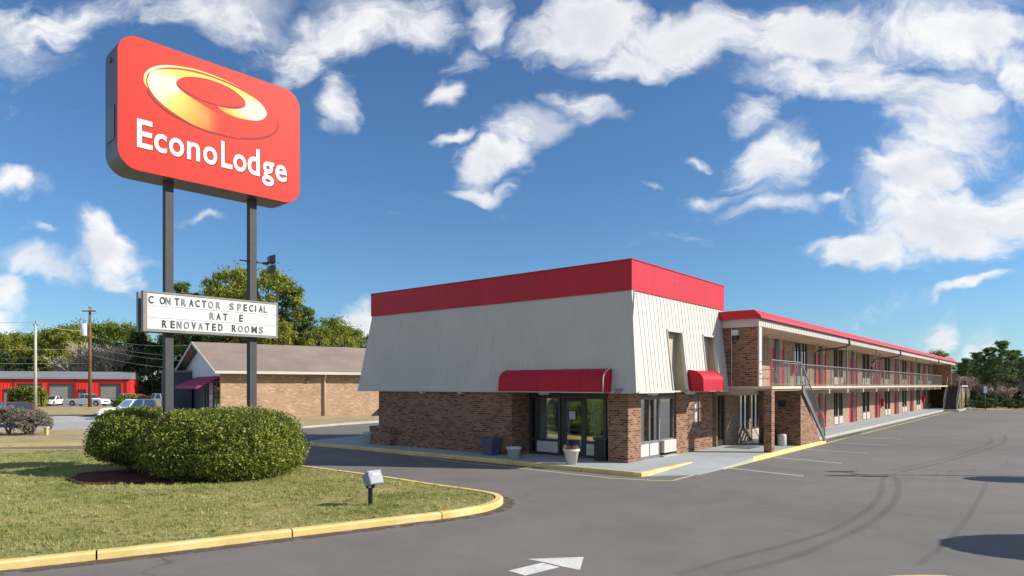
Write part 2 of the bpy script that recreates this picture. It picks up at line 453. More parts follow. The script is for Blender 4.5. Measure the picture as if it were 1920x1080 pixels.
# ------------------------------------------------------------------ mesh building
class MB:
    def __init__(s):
        s.v, s.f, s.mi, s.sm = [], [], [], []

    def add(s, vs, fs, mi=0, smooth=False):
        o = len(s.v)
        s.v += [tuple(v) for v in vs]
        s.f += [tuple(i + o for i in f) for f in fs]
        s.mi += [mi] * len(fs)
        s.sm += [smooth] * len(fs)
        return s

    def box(s, x0, x1, y0, y1, z0, z1, mi=0):
        if x0 > x1: x0, x1 = x1, x0
        if y0 > y1: y0, y1 = y1, y0
        if z0 > z1: z0, z1 = z1, z0
        vs = [(x0, y0, z0), (x1, y0, z0), (x1, y1, z0), (x0, y1, z0), (x0, y0, z1), (x1, y0, z1), (x1, y1, z1), (x0, y1, z1)]
        return s.add(vs, [(3, 2, 1, 0), (4, 5, 6, 7), (0, 1, 5, 4), (1, 2, 6, 5), (2, 3, 7, 6), (3, 0, 4, 7)], mi)

    def hexa(s, b, t, mi=0):
        """box from 4 bottom and 4 top points (counter-clockwise from above)"""
        return s.add(list(b) + list(t), [(3, 2, 1, 0), (4, 5, 6, 7), (0, 1, 5, 4), (1, 2, 6, 5), (2, 3, 7, 6), (3, 0, 4, 7)], mi)

    def prism(s, poly, z0, z1, mi=0):
        n = len(poly)
        vs = [(p[0], p[1], z0) for p in poly] + [(p[0], p[1], z1) for p in poly]
        fs = [tuple(range(n - 1, -1, -1)), tuple(range(n, 2 * n))] + [(i, (i + 1) % n, n + (i + 1) % n, n + i) for i in range(n)]
        return s.add(vs, fs, mi)

    def extrude(s, pts, vec, mi=0):
        """any planar polygon pushed along vec"""
        n = len(pts)
        vs = [tuple(p) for p in pts] + [tuple(Vector(p) + Vector(vec)) for p in pts]
        fs = [tuple(range(n - 1, -1, -1)), tuple(range(n, 2 * n))] + [(i, (i + 1) % n, n + (i + 1) % n, n + i) for i in range(n)]
        return s.add(vs, fs, mi)

    def tube(s, pts, r, sides=8, mi=0, caps=True):
        pts = [Vector(p) for p in pts]
        rs = r if isinstance(r, (list, tuple)) else [r] * len(pts)
        vs, fs = [], []
        for i, p in enumerate(pts):
            a = pts[max(i - 1, 0)]
            b = pts[min(i + 1, len(pts) - 1)]
            t = (b - a).normalized()
            x = t.orthogonal().normalized() if i == 0 else (x - t * x.dot(t)).normalized()
            y = t.cross(x)
            for k in range(sides):
                an = 2 * math.pi * k / sides
                vs.append(p + (x * math.cos(an) + y * math.sin(an)) * rs[i])
        for i in range(len(pts) - 1):
            for k in range(sides):
                k2 = (k + 1) % sides
                fs.append((i * sides + k, i * sides + k2, (i + 1) * sides + k2, (i + 1) * sides + k))
        if caps:
            fs.append(tuple(range(sides - 1, -1, -1)))
            fs.append(tuple(range((len(pts) - 1) * sides, len(pts) * sides)))
        return s.add(vs, fs, mi, sides > 5)

    def lathe(s, prof, sides=20, c=(0, 0, 0), mi=0, square=False, sq=1.0):
        vs, fs = [], []
        for r, z in prof:
            for k in range(sides):
                an = 2 * math.pi * (k + .5) / sides
                vs.append((c[0] + r * math.cos(an), c[1] + r * math.sin(an), c[2] + z))
        for i in range(len(prof) - 1):
            for k in range(sides):
                k2 = (k + 1) % sides
                fs.append((i * sides + k, i * sides + k2, (i + 1) * sides + k2, (i + 1) * sides + k))
        fs.append(tuple(range(sides - 1, -1, -1)))
        fs.append(tuple(range((len(prof) - 1) * sides, len(prof) * sides)))
        return s.add(vs, fs, mi, sides > 8)

    def build(s, name, mats, parent=None, bevel=0.0, loc=None):
        me = bpy.data.meshes.new(name)
        me.from_pydata(s.v, [], s.f)
        if not isinstance(mats, (list, tuple)):
            mats = [mats]
        for m in mats:
            me.materials.append(M[m] if isinstance(m, str) else m)
        me.polygons.foreach_set('material_index', s.mi)
        me.polygons.foreach_set('use_smooth', s.sm)
        me.update()
        uvl = me.uv_layers.new(name='UVMap')
        co = np.empty(len(me.vertices) * 3, np.float32)
        me.vertices.foreach_get('co', co)
        co = co.reshape(-1, 3)
        li = np.empty(len(me.loops), np.int32)
        me.loops.foreach_get('vertex_index', li)
        nr = np.empty(len(me.polygons) * 3, np.float32)
        me.polygons.foreach_get('normal', nr)
        nr = np.abs(nr.reshape(-1, 3))
        lt = np.empty(len(me.polygons), np.int32)
        me.polygons.foreach_get('loop_total', lt)
        ln = np.repeat(nr, lt, axis=0)
        p = co[li]
        uv = np.where((ln[:, 2] > .75)[:, None], p[:, [0, 1]], np.where((ln[:, 0] > ln[:, 1])[:, None], p[:, [1, 2]], p[:, [0, 2]]))
        uvl.data.foreach_set('uv', uv.astype(np.float32).ravel())
        o = bpy.data.objects.new(name, me)
        COL.objects.link(o)
        if parent is not None:
            o.parent = parent
        if loc is not None:
            o.location = loc
        if bevel:
            b = o.modifiers.new('bevel', 'BEVEL')
            b.width = bevel
            b.segments = 2
            b.limit_method = 'ANGLE'
        return o


def tag(o, label=None, cat=None, group=None, kind=None):
    if label: o['label'] = label
    if cat: o['category'] = cat
    if group: o['group'] = group
    if kind: o['kind'] = kind
    return o


def empty(name, loc=(0, 0, 0), rz=0.0, label=None, cat=None, group=None):
    o = bpy.data.objects.new(name, None)
    o.empty_display_size = .3
    o.location = loc
    o.rotation_euler = (0, 0, rz)
    COL.objects.link(o)
    return tag(o, label, cat, group)


def copy_tree(o, parent=None):
    c = o.copy()
    COL.objects.link(c)
    if parent is not None:
        c.parent = parent
    for ch in [x for x in bpy.data.objects if x.parent == o]:
        copy_tree(ch, c)
    return c


def ribbon(name, pts, width, z, mat, parent=None):
    """flat strip with v running 0..1 across it"""
    pts = [Vector((p[0], p[1], 0)) for p in pts]
    vs, fs = [], []
    for i, p in enumerate(pts):
        t = (pts[min(i + 1, len(pts) - 1)] - pts[max(i - 1, 0)]).normalized()
        n = Vector((-t.y, t.x, 0))
        w = width[i] if isinstance(width, (list, tuple)) else width
        vs += [(p.x - n.x * w / 2, p.y - n.y * w / 2, z), (p.x + n.x * w / 2, p.y + n.y * w / 2, z)]
    for i in range(len(pts) - 1):
        fs.append((2 * i, 2 * i + 2, 2 * i + 3, 2 * i + 1))
    o = MB().add(vs, fs).build(name, mat, parent)
    uv = o.data.uv_layers[0].data
    for pl in o.data.polygons:
        for l in pl.loop_indices:
            k = o.data.loops[l].vertex_index
            uv[l].uv = (k // 2, k % 2)
    return o


def smooth_path(pts, n=8):
    out = []
    P = [np.array(p, float) for p in pts]
    P = [2 * P[0] - P[1]] + P + [2 * P[-1] - P[-2]]
    for i in range(1, len(P) - 2):
        for k in range(n):
            t = k / n
            out.append(.5 * (2 * P[i] + (P[i + 1] - P[i - 1]) * t + (2 * P[i - 1] - 5 * P[i] + 4 * P[i + 1] - P[i + 2]) * t * t + (3 * P[i] - P[i - 1] - 3 * P[i + 1] + P[i + 2]) * t ** 3))
    out.append(P[-2])
    return [tuple(p) for p in out]


def offset_path(pts, d):
    out = []
    P = [Vector((p[0], p[1])) for p in pts]
    for i, p in enumerate(P):
        a = (p - P[i - 1]).normalized() if i else None
        b = (P[i + 1] - p).normalized() if i < len(P) - 1 else None
        a = a or b
        b = b or a
        na, nb = Vector((-a.y, a.x)), Vector((-b.y, b.x))
        m = (na + nb).normalized()
        out.append(p + m * (d / max(.4, m.dot(na))))
    return [(q.x, q.y) for q in out]


def kerb(name, pts, mat, w=.16, h=.15, seg=3.6, parent=None, z0=-.02):
    """kerb stones along a path (the kept side is on the left), with joints"""
    L = [0]
    for i in range(1, len(pts)):
        L.append(L[-1] + math.dist(pts[i], pts[i - 1]))
    inner = offset_path(pts, w)
    bev_o = offset_path(pts, .03)
    mb = MB()

    def at(path, s):
        for i in range(1, len(pts)):
            if s <= L[i] + 1e-6:
                t = (s - L[i - 1]) / max(1e-6, L[i] - L[i - 1])
                return (path[i - 1][0] * (1 - t) + path[i][0] * t, path[i - 1][1] * (1 - t) + path[i][1] * t)
        return path[-1]
    n = max(1, round(L[-1] / seg))
    for k in range(n):
        s0, s1 = L[-1] * k / n, L[-1] * (k + 1) / n
        if k < n - 1: s1 -= .03
        ss = [s0] + [x for x in L if s0 + .02 < x < s1 - .02] + [s1]
        dz = random.uniform(-.006, .006)
        vs, fs = [], []
        for q in ss:
            a, b, c = at(pts, q), at(bev_o, q), at(inner, q)
            vs += [(*a, z0), (*a, h * .78 + dz), (*b, h + dz), (*c, h + dz), (*c, z0)]
        for i in range(len(ss) - 1):
            for j in range(4):
                fs.append((i * 5 + j, (i + 1) * 5 + j, (i + 1) * 5 + j + 1, i * 5 + j + 1))
        fs.append((4, 3, 2, 1, 0))
        e = (len(ss) - 1) * 5
        fs.append((e, e + 1, e + 2, e + 3, e + 4))
        mb.add(vs, fs)
    return tag(mb.build(name, mat, parent), kind='structure')


def quads(name, c, u, v, mat, parent=None, shape='diamond'):
    """many small leaf faces from centre and two half axes (numpy arrays)"""
    n = len(c)
    if shape == 'diamond':
        vs = np.stack([c - u, c - v, c + u, c + v], 1).reshape(-1, 3)
        k = 4
    else:
        vs = np.stack([c - u, c + u, c + v], 1).reshape(-1, 3)
        k = 3
    me = bpy.data.meshes.new(name)
    me.vertices.add(n * k)
    me.vertices.foreach_set('co', vs.astype(np.float32).ravel())
    me.loops.add(n * k)
    me.loops.foreach_set('vertex_index', np.arange(n * k, dtype=np.int32))
    me.polygons.add(n)
    me.polygons.foreach_set('loop_start', np.arange(0, n * k, k, dtype=np.int32))
    me.update(calc_edges=True)
    me.materials.append(M[mat])
    o = bpy.data.objects.new(name, me)
    COL.objects.link(o)
    if parent is not None: o.parent = parent
    return o


def rand_axes(n, size, aspect=.5, nrm=None, bias=0.0, r=rng):
    a = r.normal(size=(n, 3))
    a /= np.linalg.norm(a, axis=1)[:, None]
    w = r.normal(size=(n, 3))
    w /= np.linalg.norm(w, axis=1)[:, None]
    if nrm is not None:
        w = nrm * bias + w
        w /= np.linalg.norm(w, axis=1)[:, None]
    u = np.cross(w, a)
    u /= np.linalg.norm(u, axis=1)[:, None] + 1e-9
    v = np.cross(w, u)
    s = size * r.uniform(.6, 1.35, (n, 1))
    return u * s, v * s * aspect


# text -------------------------------------------------------------
_GL = {}


def glyph(ch, off=.02):
    key = (ch, off)
    if key not in _GL:
        cu = bpy.data.curves.new('glyph', 'FONT')
        cu.body = ch
        cu.offset = off
        cu.resolution_u = 4
        ob = bpy.data.objects.new('glyph', cu)
        COL.objects.link(ob)
        dg = bpy.context.evaluated_depsgraph_get()
        me = bpy.data.meshes.new_from_object(ob.evaluated_get(dg))
        v = np.array([x.co[:2] for x in me.vertices])
        f = [tuple(p.vertices) for p in me.polygons]
        COL.objects.unlink(ob)
        bpy.data.objects.remove(ob)
        bpy.data.curves.remove(cu)
        bpy.data.meshes.remove(me)
        _GL[key] = (v, f)
    return _GL[key]


def put_glyph(mb, ch, x0, x1, z0, z1, frame, lift, mi=0, off=.02):
    """glyph squeezed into x0..x1, z0..z1 on the plane (origin, ex, ez, normal)"""
    v, f = glyph(ch, off)
    lo, hi = v.min(0), v.max(0)
    o, ex, ez, nn = frame
    pts = []
    for p in v:
        x = x0 + (p[0] - lo[0]) / max(1e-6, hi[0] - lo[0]) * (x1 - x0)
        z = z0 + (p[1] - lo[1]) / max(1e-6, hi[1] - lo[1]) * (z1 - z0)
        pts.append(Vector(o) + Vector(ex) * x + Vector(ez) * z + Vector(nn) * lift)
    if f:
        a, b, c = (pts[i] for i in f[0][:3])
        if (b - a).cross(c - a).dot(Vector(nn)) < 0:
            f = [tuple(reversed(q)) for q in f]
    mb.add(pts, f, mi)


# ------------------------------------------------------------------ where things stand
UA = Vector((.6333, .7740, 0)).normalized()      # along the motel wing
UB = Vector((-UA.y, UA.x, 0))                    # along the lobby front
ORG = Vector((4.31, 24.62, 0))
BROT = math.atan2(UA.y, UA.x)


def W(a, b, z=0.0):
    p = ORG + UA * a + UB * b
    return (p.x, p.y, z)


def px(x, y, z=0.0):
    """ground point (at height z) seen in the photo at x, y"""
    t = (CAM_H - z) * FPX / (y - HORIZON)
    return ((x - 960) / FPX * t, t)


def pxd(x, y, Y):
    return ((x - 960) / FPX * Y, Y, CAM_H + (HORIZON - y) * Y / FPX)


# ================================================================== SETTING
def setting():
    st = lambda o: tag(o, kind='structure')
    st(MB().add([(-900, -500, -.05), (900, -500, -.05), (900, 1300, -.05), (-900, 1300, -.05)], [(0, 1, 2, 3)]).build('ground', 'dry_grass'))
    lot = [(-60, -25), (60, -25), (95, 40), (95, 76), (64, 80), (58, 81.5), (54, 84), (40, 88), (2, 90), (-3, 66), (-11, 54), (-14.3, 48.2), (-18, 39.5), (-21.3, 33.6), (-25.2, 32.6), (-60, 30.5)]
    st(MB().add([(*p, 0) for p in lot], [tuple(range(len(lot)))]).build('parking_lot', 'asphalt'))
    # far verge and side drive
    st(MB().add([(-76, 43.8, 0), (-26, 44.3, 0), (-24, 66, 0), (-84, 66, 0)], [(0, 1, 2, 3)]).build('side_drive', 'pale_asphalt'))
    st(MB().add([(-110, 92.5, .02), (-40, 92.5, .02), (-38, 112, .02), (-110, 112, .02)], [(0, 1, 2, 3)]).build('workshop_apron', 'pale_asphalt'))
    kerb('verge_kerb', [(-60, 30.5), (-25.2, 32.6), (-21.3, 33.6)][::-1], 'kerb_yellow')
    kerb('street_kerb', smooth_path([(-21.3, 33.6), (-18, 39.5), (-14.3, 48.2), (-11, 54), (-3, 66)], 4)[::-1], 'concrete', seg=6)
    st(MB().add([(-110, 92.2, -.04), (-41, 92.2, -.04), (-41, 92.5, -.04), (-110, 92.5, -.04), (-110, 92.2, .16), (-41, 92.2, .16), (-41, 92.5, .16), (-110, 92.5, .16)], [(4, 5, 6, 7), (0, 1, 5, 4), (1, 2, 6, 5), (3, 0, 4, 7), (2, 3, 7, 6)]).build('apron_kerb', 'concrete'))

    # lawn island
    front = [(-30, -2.3), (-24, 1.4), (-16, 6.28), (-8.41, 10.89), (-6.24, 12.11), (-3.25, 14.04), (-1.4, 15.2)]
    tip = smooth_path([(-1.4, 15.2), (-.62, 15.95), (-.28, 16.75), (-.26, 17.45), (-.55, 18.05), (-1.1, 18.6)], 4)
    back = [(-1.1, 18.6), (-2.19, 19.5), (-4.53, 21.6), (-7.43, 23.9), (-13, 27.2), (-19.5, 29.9), (-23.2, 30.0), (-40, 28.6)]
    path = front[:-1] + tip + back[1:]
    kerb('island_kerb', path, 'kerb_yellow', w=.19, seg=3.3)
    inn = offset_path(path, .17)
    st(MB().add([(*p, .125) for p in inn], [tuple(range(len(inn)))]).build('lawn', 'lawn_soil'))
    st(ribbon('gutter_dirt', offset_path(path, -.16)[2:22], .42, .004, 'kerb_dirt'))
    # mulch bed round the shrubs
    mul = []
    for k in range(40):
        an = 2 * math.pi * k / 40
        rr = 1 + .05 * math.sin(5 * an) + .04 * math.sin(9 * an + 1)
        mul.append((-11.0 + 3.1 * rr * math.cos(an), 21.35 + 2.0 * rr * math.sin(an), .14 + .02))
    st(MB().add(mul, [tuple(range(40))]).build('mulch_bed', 'mulch'))
    # grass blades
    n = 330000
    xs = rng.uniform(-21, 0, n)
    ys = rng.uniform(8, 30, n)
    pin = np.array(inn)
    inside = np.zeros(n, bool)
    j = len(pin) - 1
    for i in range(len(pin)):
        xi, yi, xj, yj = *pin[i], *pin[j]
        inside ^= ((yi > ys) != (yj > ys)) & (xs < (xj - xi) * (ys - yi) / (yj - yi + 1e-12) + xi)
        j = i
    ok = inside & (np.abs(xs / ys) < .84) & ((((xs + 11.0) / 3.0) ** 2 + ((ys - 21.35) / 1.9) ** 2) > 1)
    ok &= rng.uniform(0, 1, n) < np.clip(1.6 - (ys - 10) / 16, .35, 1)
    xs, ys = xs[ok], ys[ok]
    n = len(xs)
    h = rng.uniform(.02, .045, n) * (1 + .7 * np.sin(xs * 1.7 + 1.3 * np.sin(ys * 1.1)) * np.sin(ys * 1.9 + np.sin(xs)))
    an = rng.uniform(0, 2 * np.pi, n)
    wd = rng.uniform(.004, .009, n) * (1 + ys * .03)
    c = np.stack([xs, ys, np.full(n, .12)], 1)
    u = np.stack([np.cos(an) * wd, np.sin(an) * wd, np.zeros(n)], 1)
    v = np.stack([rng.normal(0, .018, n), rng.normal(0, .018, n), h], 1)
    tag(quads('lawn_grass', c, u, v, 'grass_blade', shape='tri'), kind='stuff')
    k = 2600
    pick = rng.integers(0, n, k)
    c = np.stack([xs[pick], ys[pick], np.full(k, .13)], 1)
    an = rng.uniform(0, 2 * np.pi, k)
    tag(quads('grass_tufts', np.repeat(c, 9, 0) + rng.normal(0, .03, (k * 9, 3)) * (1, 1, 0), np.stack([np.cos(np.repeat(an, 9) + rng.normal(0, 1, k * 9)), np.sin(np.repeat(an, 9)), np.zeros(k * 9)], 1) * .009,
              np.stack([rng.normal(0, .03, k * 9), rng.normal(0, .03, k * 9), rng.uniform(.05, .10, k * 9)], 1), 'grass_blade', shape='tri'), kind='stuff')
    k = 420
    pick = rng.integers(0, n, k)
    u, v = rand_axes(k, .035, .6, np.tile([0, 0, 1.0], (k, 1)), 2.5)
    tag(quads('fallen_leaves', np.stack([xs[pick], ys[pick], np.full(k, .165)], 1), u, v, 'dry_plant'), kind='stuff')
    # verge grass beyond the street
    vp = [(-60, 30.7), (-25.2, 32.8), (-21.5, 33.8), (-18.2, 39.6), (-14.5, 48.3), (-11.2, 54.1), (-3.2, 66.1), (-6, 92), (-40, 92), (-24, 66.1), (-26, 44.2), (-76, 43.7)]
    st(MB().add([(*p, .10) for p in vp], [tuple(range(len(vp)))]).build('verge', 'dry_grass'))
    vb = [(-110, 66.2), (-24, 66.2), (-30, 92.1), (-110, 92.1)]
    st(MB().add([(*p, .09) for p in vb], [(0, 1, 2, 3)]).build('verge', 'dry_grass'))

    # painted marks
    st(ribbon('lane_line', [(-8.9, 33.6), (-8.22, 32.97), (-1.92, 25.97), (-.5, 24.94), (3.31, 21.66), (4.7, 21.15), (5.15, 21.18), (6.14, 22.43)], .09, .004, 'line_yellow'))
    yl = [W(a, -2.98)[:2] for a in (1.6, 7, 15.5, 24, 40, 60, 76)]
    st(ribbon('edge_line', yl, .12, .005, 'line_yellow'))
    mk = MB()
    for p, q in (((2.04, -3.06), (1.55, -5.77)), ((6.9, -3.08), (6.3, -5.85)), ((11.33, -3.1), (11.22, -5.82)), ((16.2, -3.1), (16.1, -5.8)), ((21.0, -3.1), (20.9, -5.6))):
        a, b = Vector(W(*p)), Vector(W(*q))
        t = (b - a).normalized()
        nn = Vector((-t.y, t.x, 0)) * .05
        mk.add([a - nn + Vector((0, 0, .006)), b - nn + Vector((0, 0, .006)), b + nn + Vector((0, 0, .006)), a + nn + Vector((0, 0, .006))], [(0, 1, 2, 3)])
    st(mk.build('parking_lines', 'line_white'))
    A = [(-.06, 10.88), (.13, 10.66), (.21, 10.61), (.82, 11.13), (.56, 11.36)]
    B = [(.27, 11.60), (1.26, 11.74), (1.13, 10.93), (.70, 11.30)]
    sh = [(-.06, 10.88), (.21, 10.60), (.80, 11.09), (.52, 11.37)]
    m = MB().add([(*p, .005) for p in sh], [(0, 1, 2, 3)]).add([(*p, .005) for p in [(.27, 11.61), (.57, 11.39), (.84, 11.13), (1.12, 10.92), (1.27, 11.75)]], [(0, 1, 2, 3, 4)])
    st(m.build('arrow_marking', 'line_white'))
    for pts, w in (([(1272, 1077), (1378, 1046), (1484, 1019), (1564, 992), (1628, 955), (1652, 923), (1656, 900), (1664, 889)], .26),
                   ([(1362, 1077), (1484, 1046), (1564, 1014), (1638, 977), (1678, 939), (1684, 907), (1678, 893)], .3),
                   ([(1680, 887), (1777, 865), (1846, 844), (1883, 828), (1878, 814), (1830, 809)], .3),
                   ([(1672, 882), (1770, 861), (1830, 842), (1858, 828), (1850, 817), (1800, 811)], .25),
                   ([(1720, 1060), (1760, 1030), (1800, 990), (1822, 960), (1836, 935), (1846, 915), (1850, 905)], .2)):
        st(ribbon('tyre_track', smooth_path([px(*p) for p in pts]), w * .8, .008, 'tyre_mark'))
    for (x, y, w_, l, r_) in ((13.5, 33, 2.5, 9, .9), (20, 40, 2, 8, .9)):
        dx, dy = math.cos(r_) * l / 2, math.sin(r_) * l / 2
        st(ribbon('asphalt_stain', [(x - dx + 2 * dx * k / 6, y - dy + 2 * dy * k / 6) for k in range(7)], [.2, w_ * .7, w_, w_ * 1.1, w_, w_ * .6, .2], .011, 'asphalt_patch'))
    # small island just inside the bottom edge, on the right
    c0 = (6.25, 9.35)
    ip = [(c0[0] + 1.5 * math.cos(t), c0[1] + .80 * math.sin(t)) for t in [2 * math.pi * k / 24 for k in range(25)]]
    kerb('corner_kerb', ip, 'kerb_yellow', seg=1.6)
    ii = offset_path(ip, .15)[:-1]
    st(MB().add([(*p, .12) for p in ii], [tuple(range(len(ii)))]).build('corner_lawn', 'lawn_soil'))

    # walk round the motel
    root = None
    wp = [(-1.95, -1.57), (1.85, -1.57), (4.9, -2.80), (15.6, -2.78), (16.2, -2.1), (70, -2.1), (70, -3.6), (83, -3.6), (83, 12), (14, 18.9), (2.5, 18.5), (-.5, 18.0), (-1.7, 17.5), (-2.27, 16.7), (-2.08, 14.4)]
    fl = MB()
    fl.add([(*W(*p)[:2], .146) for p in wp], [tuple(range(len(wp)))])
    st(fl.build('sidewalk', 'concrete_walk'))
    rp = MB()
    rp.add([W(-1.9, -1.72, .006), W(1.85, -1.57, .147), W(4.9, -2.80, .147), W(4.9, -2.93, .125), W(3.3, -2.93, .08), W(1.85, -2.93, .035), W(-.4, -2.93, .006)], [(0, 6, 5), (0, 5, 1), (1, 5, 4), (1, 4, 2), (2, 4, 3)])
    oe = [(4.9, -2.93, .125), (3.3, -2.93, .08), (1.85, -2.93, .035), (-.4, -2.93, .006)]
    for q, w_ in zip(oe, oe[1:]):
        rp.add([W(*q), W(*w_), W(w_[0], w_[1], -.03), W(q[0], q[1], -.03)], [(0, 1, 2, 3)])
    st(rp.build('ramp', 'concrete_walk'))
    toW = lambda L: [W(*p)[:2] for p in L]
    kerb('walk_kerb', toW([(1.85, -1.73), (-1.7, -1.73), (-2.02, -1.64), (-2.11, -1.4), (-2.24, 14.4), (-2.43, 16.7), (-1.8, 17.65), (-.5, 18.2)][::-1]), 'kerb_yellow', seg=3.0)
    kerb('walk_kerb', toW([(-.5, 18.2), (2.5, 18.65), (14, 19.1)][::-1]), 'concrete', seg=5)
    kerb('walk_kerb', toW([(15.7, -2.94), (11.4, -2.93), (7.3, -2.93), (4.9, -2.93)][::-1]), 'kerb_yellow', h=.152, seg=2.2)
    kerb('walk_kerb', toW([(70, -3.75), (69.8, -2.25), (16.3, -2.25), (15.7, -2.94)][::-1]), 'concrete', h=.152, seg=6)
    kerb('walk_kerb', toW([(83.2, -3.76), (70, -3.76)][::-1]), 'concrete', h=.152, seg=4)


setting()


# ================================================================== LOBBY
def soffit_light(mb, a, b, z, ln=.45):
    mb.hexa([(a - ln * .35, b - .1, z - .11), (a + ln * .35, b - .1, z - .11), (a + ln * .35, b + .1, z - .11), (a - ln * .35, b + .1, z - .11)],
            [(a - ln / 2, b - .15, z), (a + ln / 2, b - .15, z), (a + ln / 2, b + .15, z), (a - ln / 2, b + .15, z)])


def barrel(a0, a1, along, face, out, z0, z1, n=9, mi=0):
    """half-barrel canopy: along='b' faces -a, along='a' faces -b. face = plane of the wall"""
    prof = [(face, z0), (face - out, z0), (face - out, z0 + (z1 - z0) * .5)]
    for k in range(1, n + 1):
        t = k / n * math.pi / 2
        prof.append((face - out + out * (1 - math.cos(t)), z0 + (z1 - z0) * (.5 + .5 * math.sin(t))))
    mb = MB()
    mk = (lambda p, s: (p[0], s, p[1])) if along == 'b' else (lambda p, s: (s, p[0], p[1]))
    N = len(prof)
    vs = [mk(p, a0) for p in prof] + [mk(p, a1) for p in prof]
    fs = [(i, (i + 1) % N, N + (i + 1) % N, N + i) for i in range(N)]
    mb.add(vs, fs + [tuple(range(N - 1, -1, -1)), tuple(range(N, 2 * N))])
    return mb, prof, mk


def lobby():
    root = empty('lobby_building', tuple(ORG), BROT, 'motel lobby building with tall white mansard roof, red top band and brick base', 'building')
    Zb, Zt = 2.78, 6.52
    # --- brick walls
    br = MB()
    br.box(-.6, -.3, 5.1, 13.58, .14, Zb + .1)            # main front wall
    br.box(-.3, .75, 5.1, 5.4, .14, Zb + .1)              # return into the entrance
    br.box(-.3, 8.2, 13.28, 13.58, .14, Zb + .1)
    MB().box(0, 1.0, 0, .85, .14, Zb + .1).build('brick_pillar', 'brick_tan', root)              # corner pillar
    MB().box(4.08, 5.8, 0, .3, .14, Zb + .1).box(5.8, 6.35, .0, .3, .14, 1.28).box(6.35, 7.85, 0, .3, .14, Zb + .1).build('side_wall', 'brick_tan', root)
    MB().box(-.72, -.601, 6.6, 12.29, .14, .62).build('brick_plinth', 'brick_tan', root)
    MB().box(-.98, -.601, 12.3, 13.62, .14, .98).build('planter_wall', 'brick_tan', root)
    br.build('brick_wall', 'brick_tan', root)
    MB().box(-.72, -.601, 6.6, 12.29, .62, .66).build('plinth_cap', 'brick_tan', root)
    # interior
    MB().box(.75, 8.1, .35, 13.2, .10, .17).build('floor', 'room_floor', root)
    MB().box(7.9, 8.15, .32, 13.2, .17, Zb).box(.8, 7.9, 7.2, 7.4, .17, Zb).build('inner_wall', 'room_wall', root)
    MB().box(2.6, 5.2, 4.6, 5.4, .17, 1.25).box(1.2, 2.2, 3.5, 4.4, .17, .62).build('reception_desk', 'blue_furnishing', root)
    for b, nk in ((3.75, 16), (1.62, 9)):  # wide set added to brighten the glass; narrow set is a sheer curtain
        cu = MB()
        for k in range(nk):
            cu.box(.68 + .02 * (k % 2), .71 + .02 * (k % 2), b + k * .055, b + .05 + k * .055, .75, 2.5)
        cu.build('curtain', 'curtain_pale', root)
    for a in (1.1, 3.4):
        cu = MB()
        for k in range(9):
            cu.box(a + k * .05, a + .03 + k * .05, .36, .42, .8, 2.5)
        cu.build('curtain', 'curtain_pale', root)
    # --- entrance storefront
    fr = MB()
    for b0, b1 in ((4.95, 5.1), (4.72, 4.78), (3.48, 3.6), (3.3, 3.42), (2.25, 2.36), (1.3, 1.42), (.84, .9)):
        fr.box(.58, .70, b0, b1, .15, 2.55)
    fr.box(.575, .705, .84, 5.1, 2.5, Zb)
    fr.box(.57, .69, .9, 2.25, .72, .80).box(.57, .69, 3.6, 4.95, .72, .80)
    fr.box(.57, .69, .9, 2.25, .15, .24).box(.57, .69, 3.42, 4.95, .15, .24)
    fr.build('entrance_frame', 'dark_frame', root)
    for b0, b1 in ((3.62, 4.7), (1.44, 2.23), (.92, 1.28)):
        MB().box(.60, .66, b0, b1, .25, .71).build('lower_panel', 'white_panel', root)
    for b0, b1 in ((3.6, 4.72), (1.42, 2.25), (.9, 1.3)):
        MB().box(.63, .64, b0, b1, .80, 2.5).build('window_pane', 'glass_room', root)
    dr = MB()
    dr.box(.60, .66, 2.37, 2.47, .17, 2.48).box(.60, .66, 3.19, 3.29, .17, 2.48).box(.60, .66, 2.47, 3.19, .17, .36).box(.60, .66, 2.47, 3.19, 2.38, 2.48)
    door = dr.build('entrance_door', 'dark_frame', root)
    MB().box(.625, .635, 2.47, 3.19, .36, 2.38).build('door_pane', 'glass_room', door)
    MB().box(.575, .595, 2.47, 3.19, 1.23, 1.28).build('push_bar', 'dark_frame', door)
    nt = MB()
    for b0, b1, z0, z1 in ((2.72, 3.1, 2.0, 2.03), (2.72, 3.1, 1.62, 1.65), (2.72, 2.75, 1.62, 2.03), (3.07, 3.1, 1.62, 2.03)):
        nt.box(.60, .62, b0, b1, z0, z1)
    nt.box(.60, .62, 2.5, 2.64, 1.95, 2.2)
    nt.build('notice_frame', 'black_plastic', door)
    MB().box(.612, .622, 2.76, 3.06, 1.66, 1.99).build('notice', 'notice_paper', door)
    # --- window on the sunny side
    fr = MB()
    for a0, a1 in ((1.0, 1.06), (1.86, 1.94), (2.68, 2.78), (3.98, 4.08)):
        fr.box(a0, a1, .10, .22, .15, 2.52)
    fr.box(1.0, 4.08, .09, .23, 2.48, 2.58).box(1.0, 4.08, .08, .23, .76, .84).box(1.0, 2.75, .09, .22, .15, .25)
    fr.build('window_frame', 'rail_metal', root)
    MB().box(1.0, 4.08, .02, .30, 2.58, Zb).build('window_header', 'dark_frame', root)
    for a0, a1 in ((1.06, 1.86), (1.94, 2.68), (2.78, 3.98)):
        MB().box(a0, a1, .155, .165, .84, 2.48).build('window_pane', 'glass', root)
    MB().box(1.07, 1.85, .11, .19, .26, .75).build('lower_panel', 'white_panel', root)
    MB().box(1.95, 2.67, .11, .19, .26, .75).build('lower_panel', 'white_panel', root)
    MB().box(2.85, 3.96, -.06, .19, .3, .80).build('air_conditioner', 'ac_panel', root, bevel=.015)
    MB().box(2.75, 4.0, -.1, .2, .14, .19).build('unit_slab', 'concrete', root)
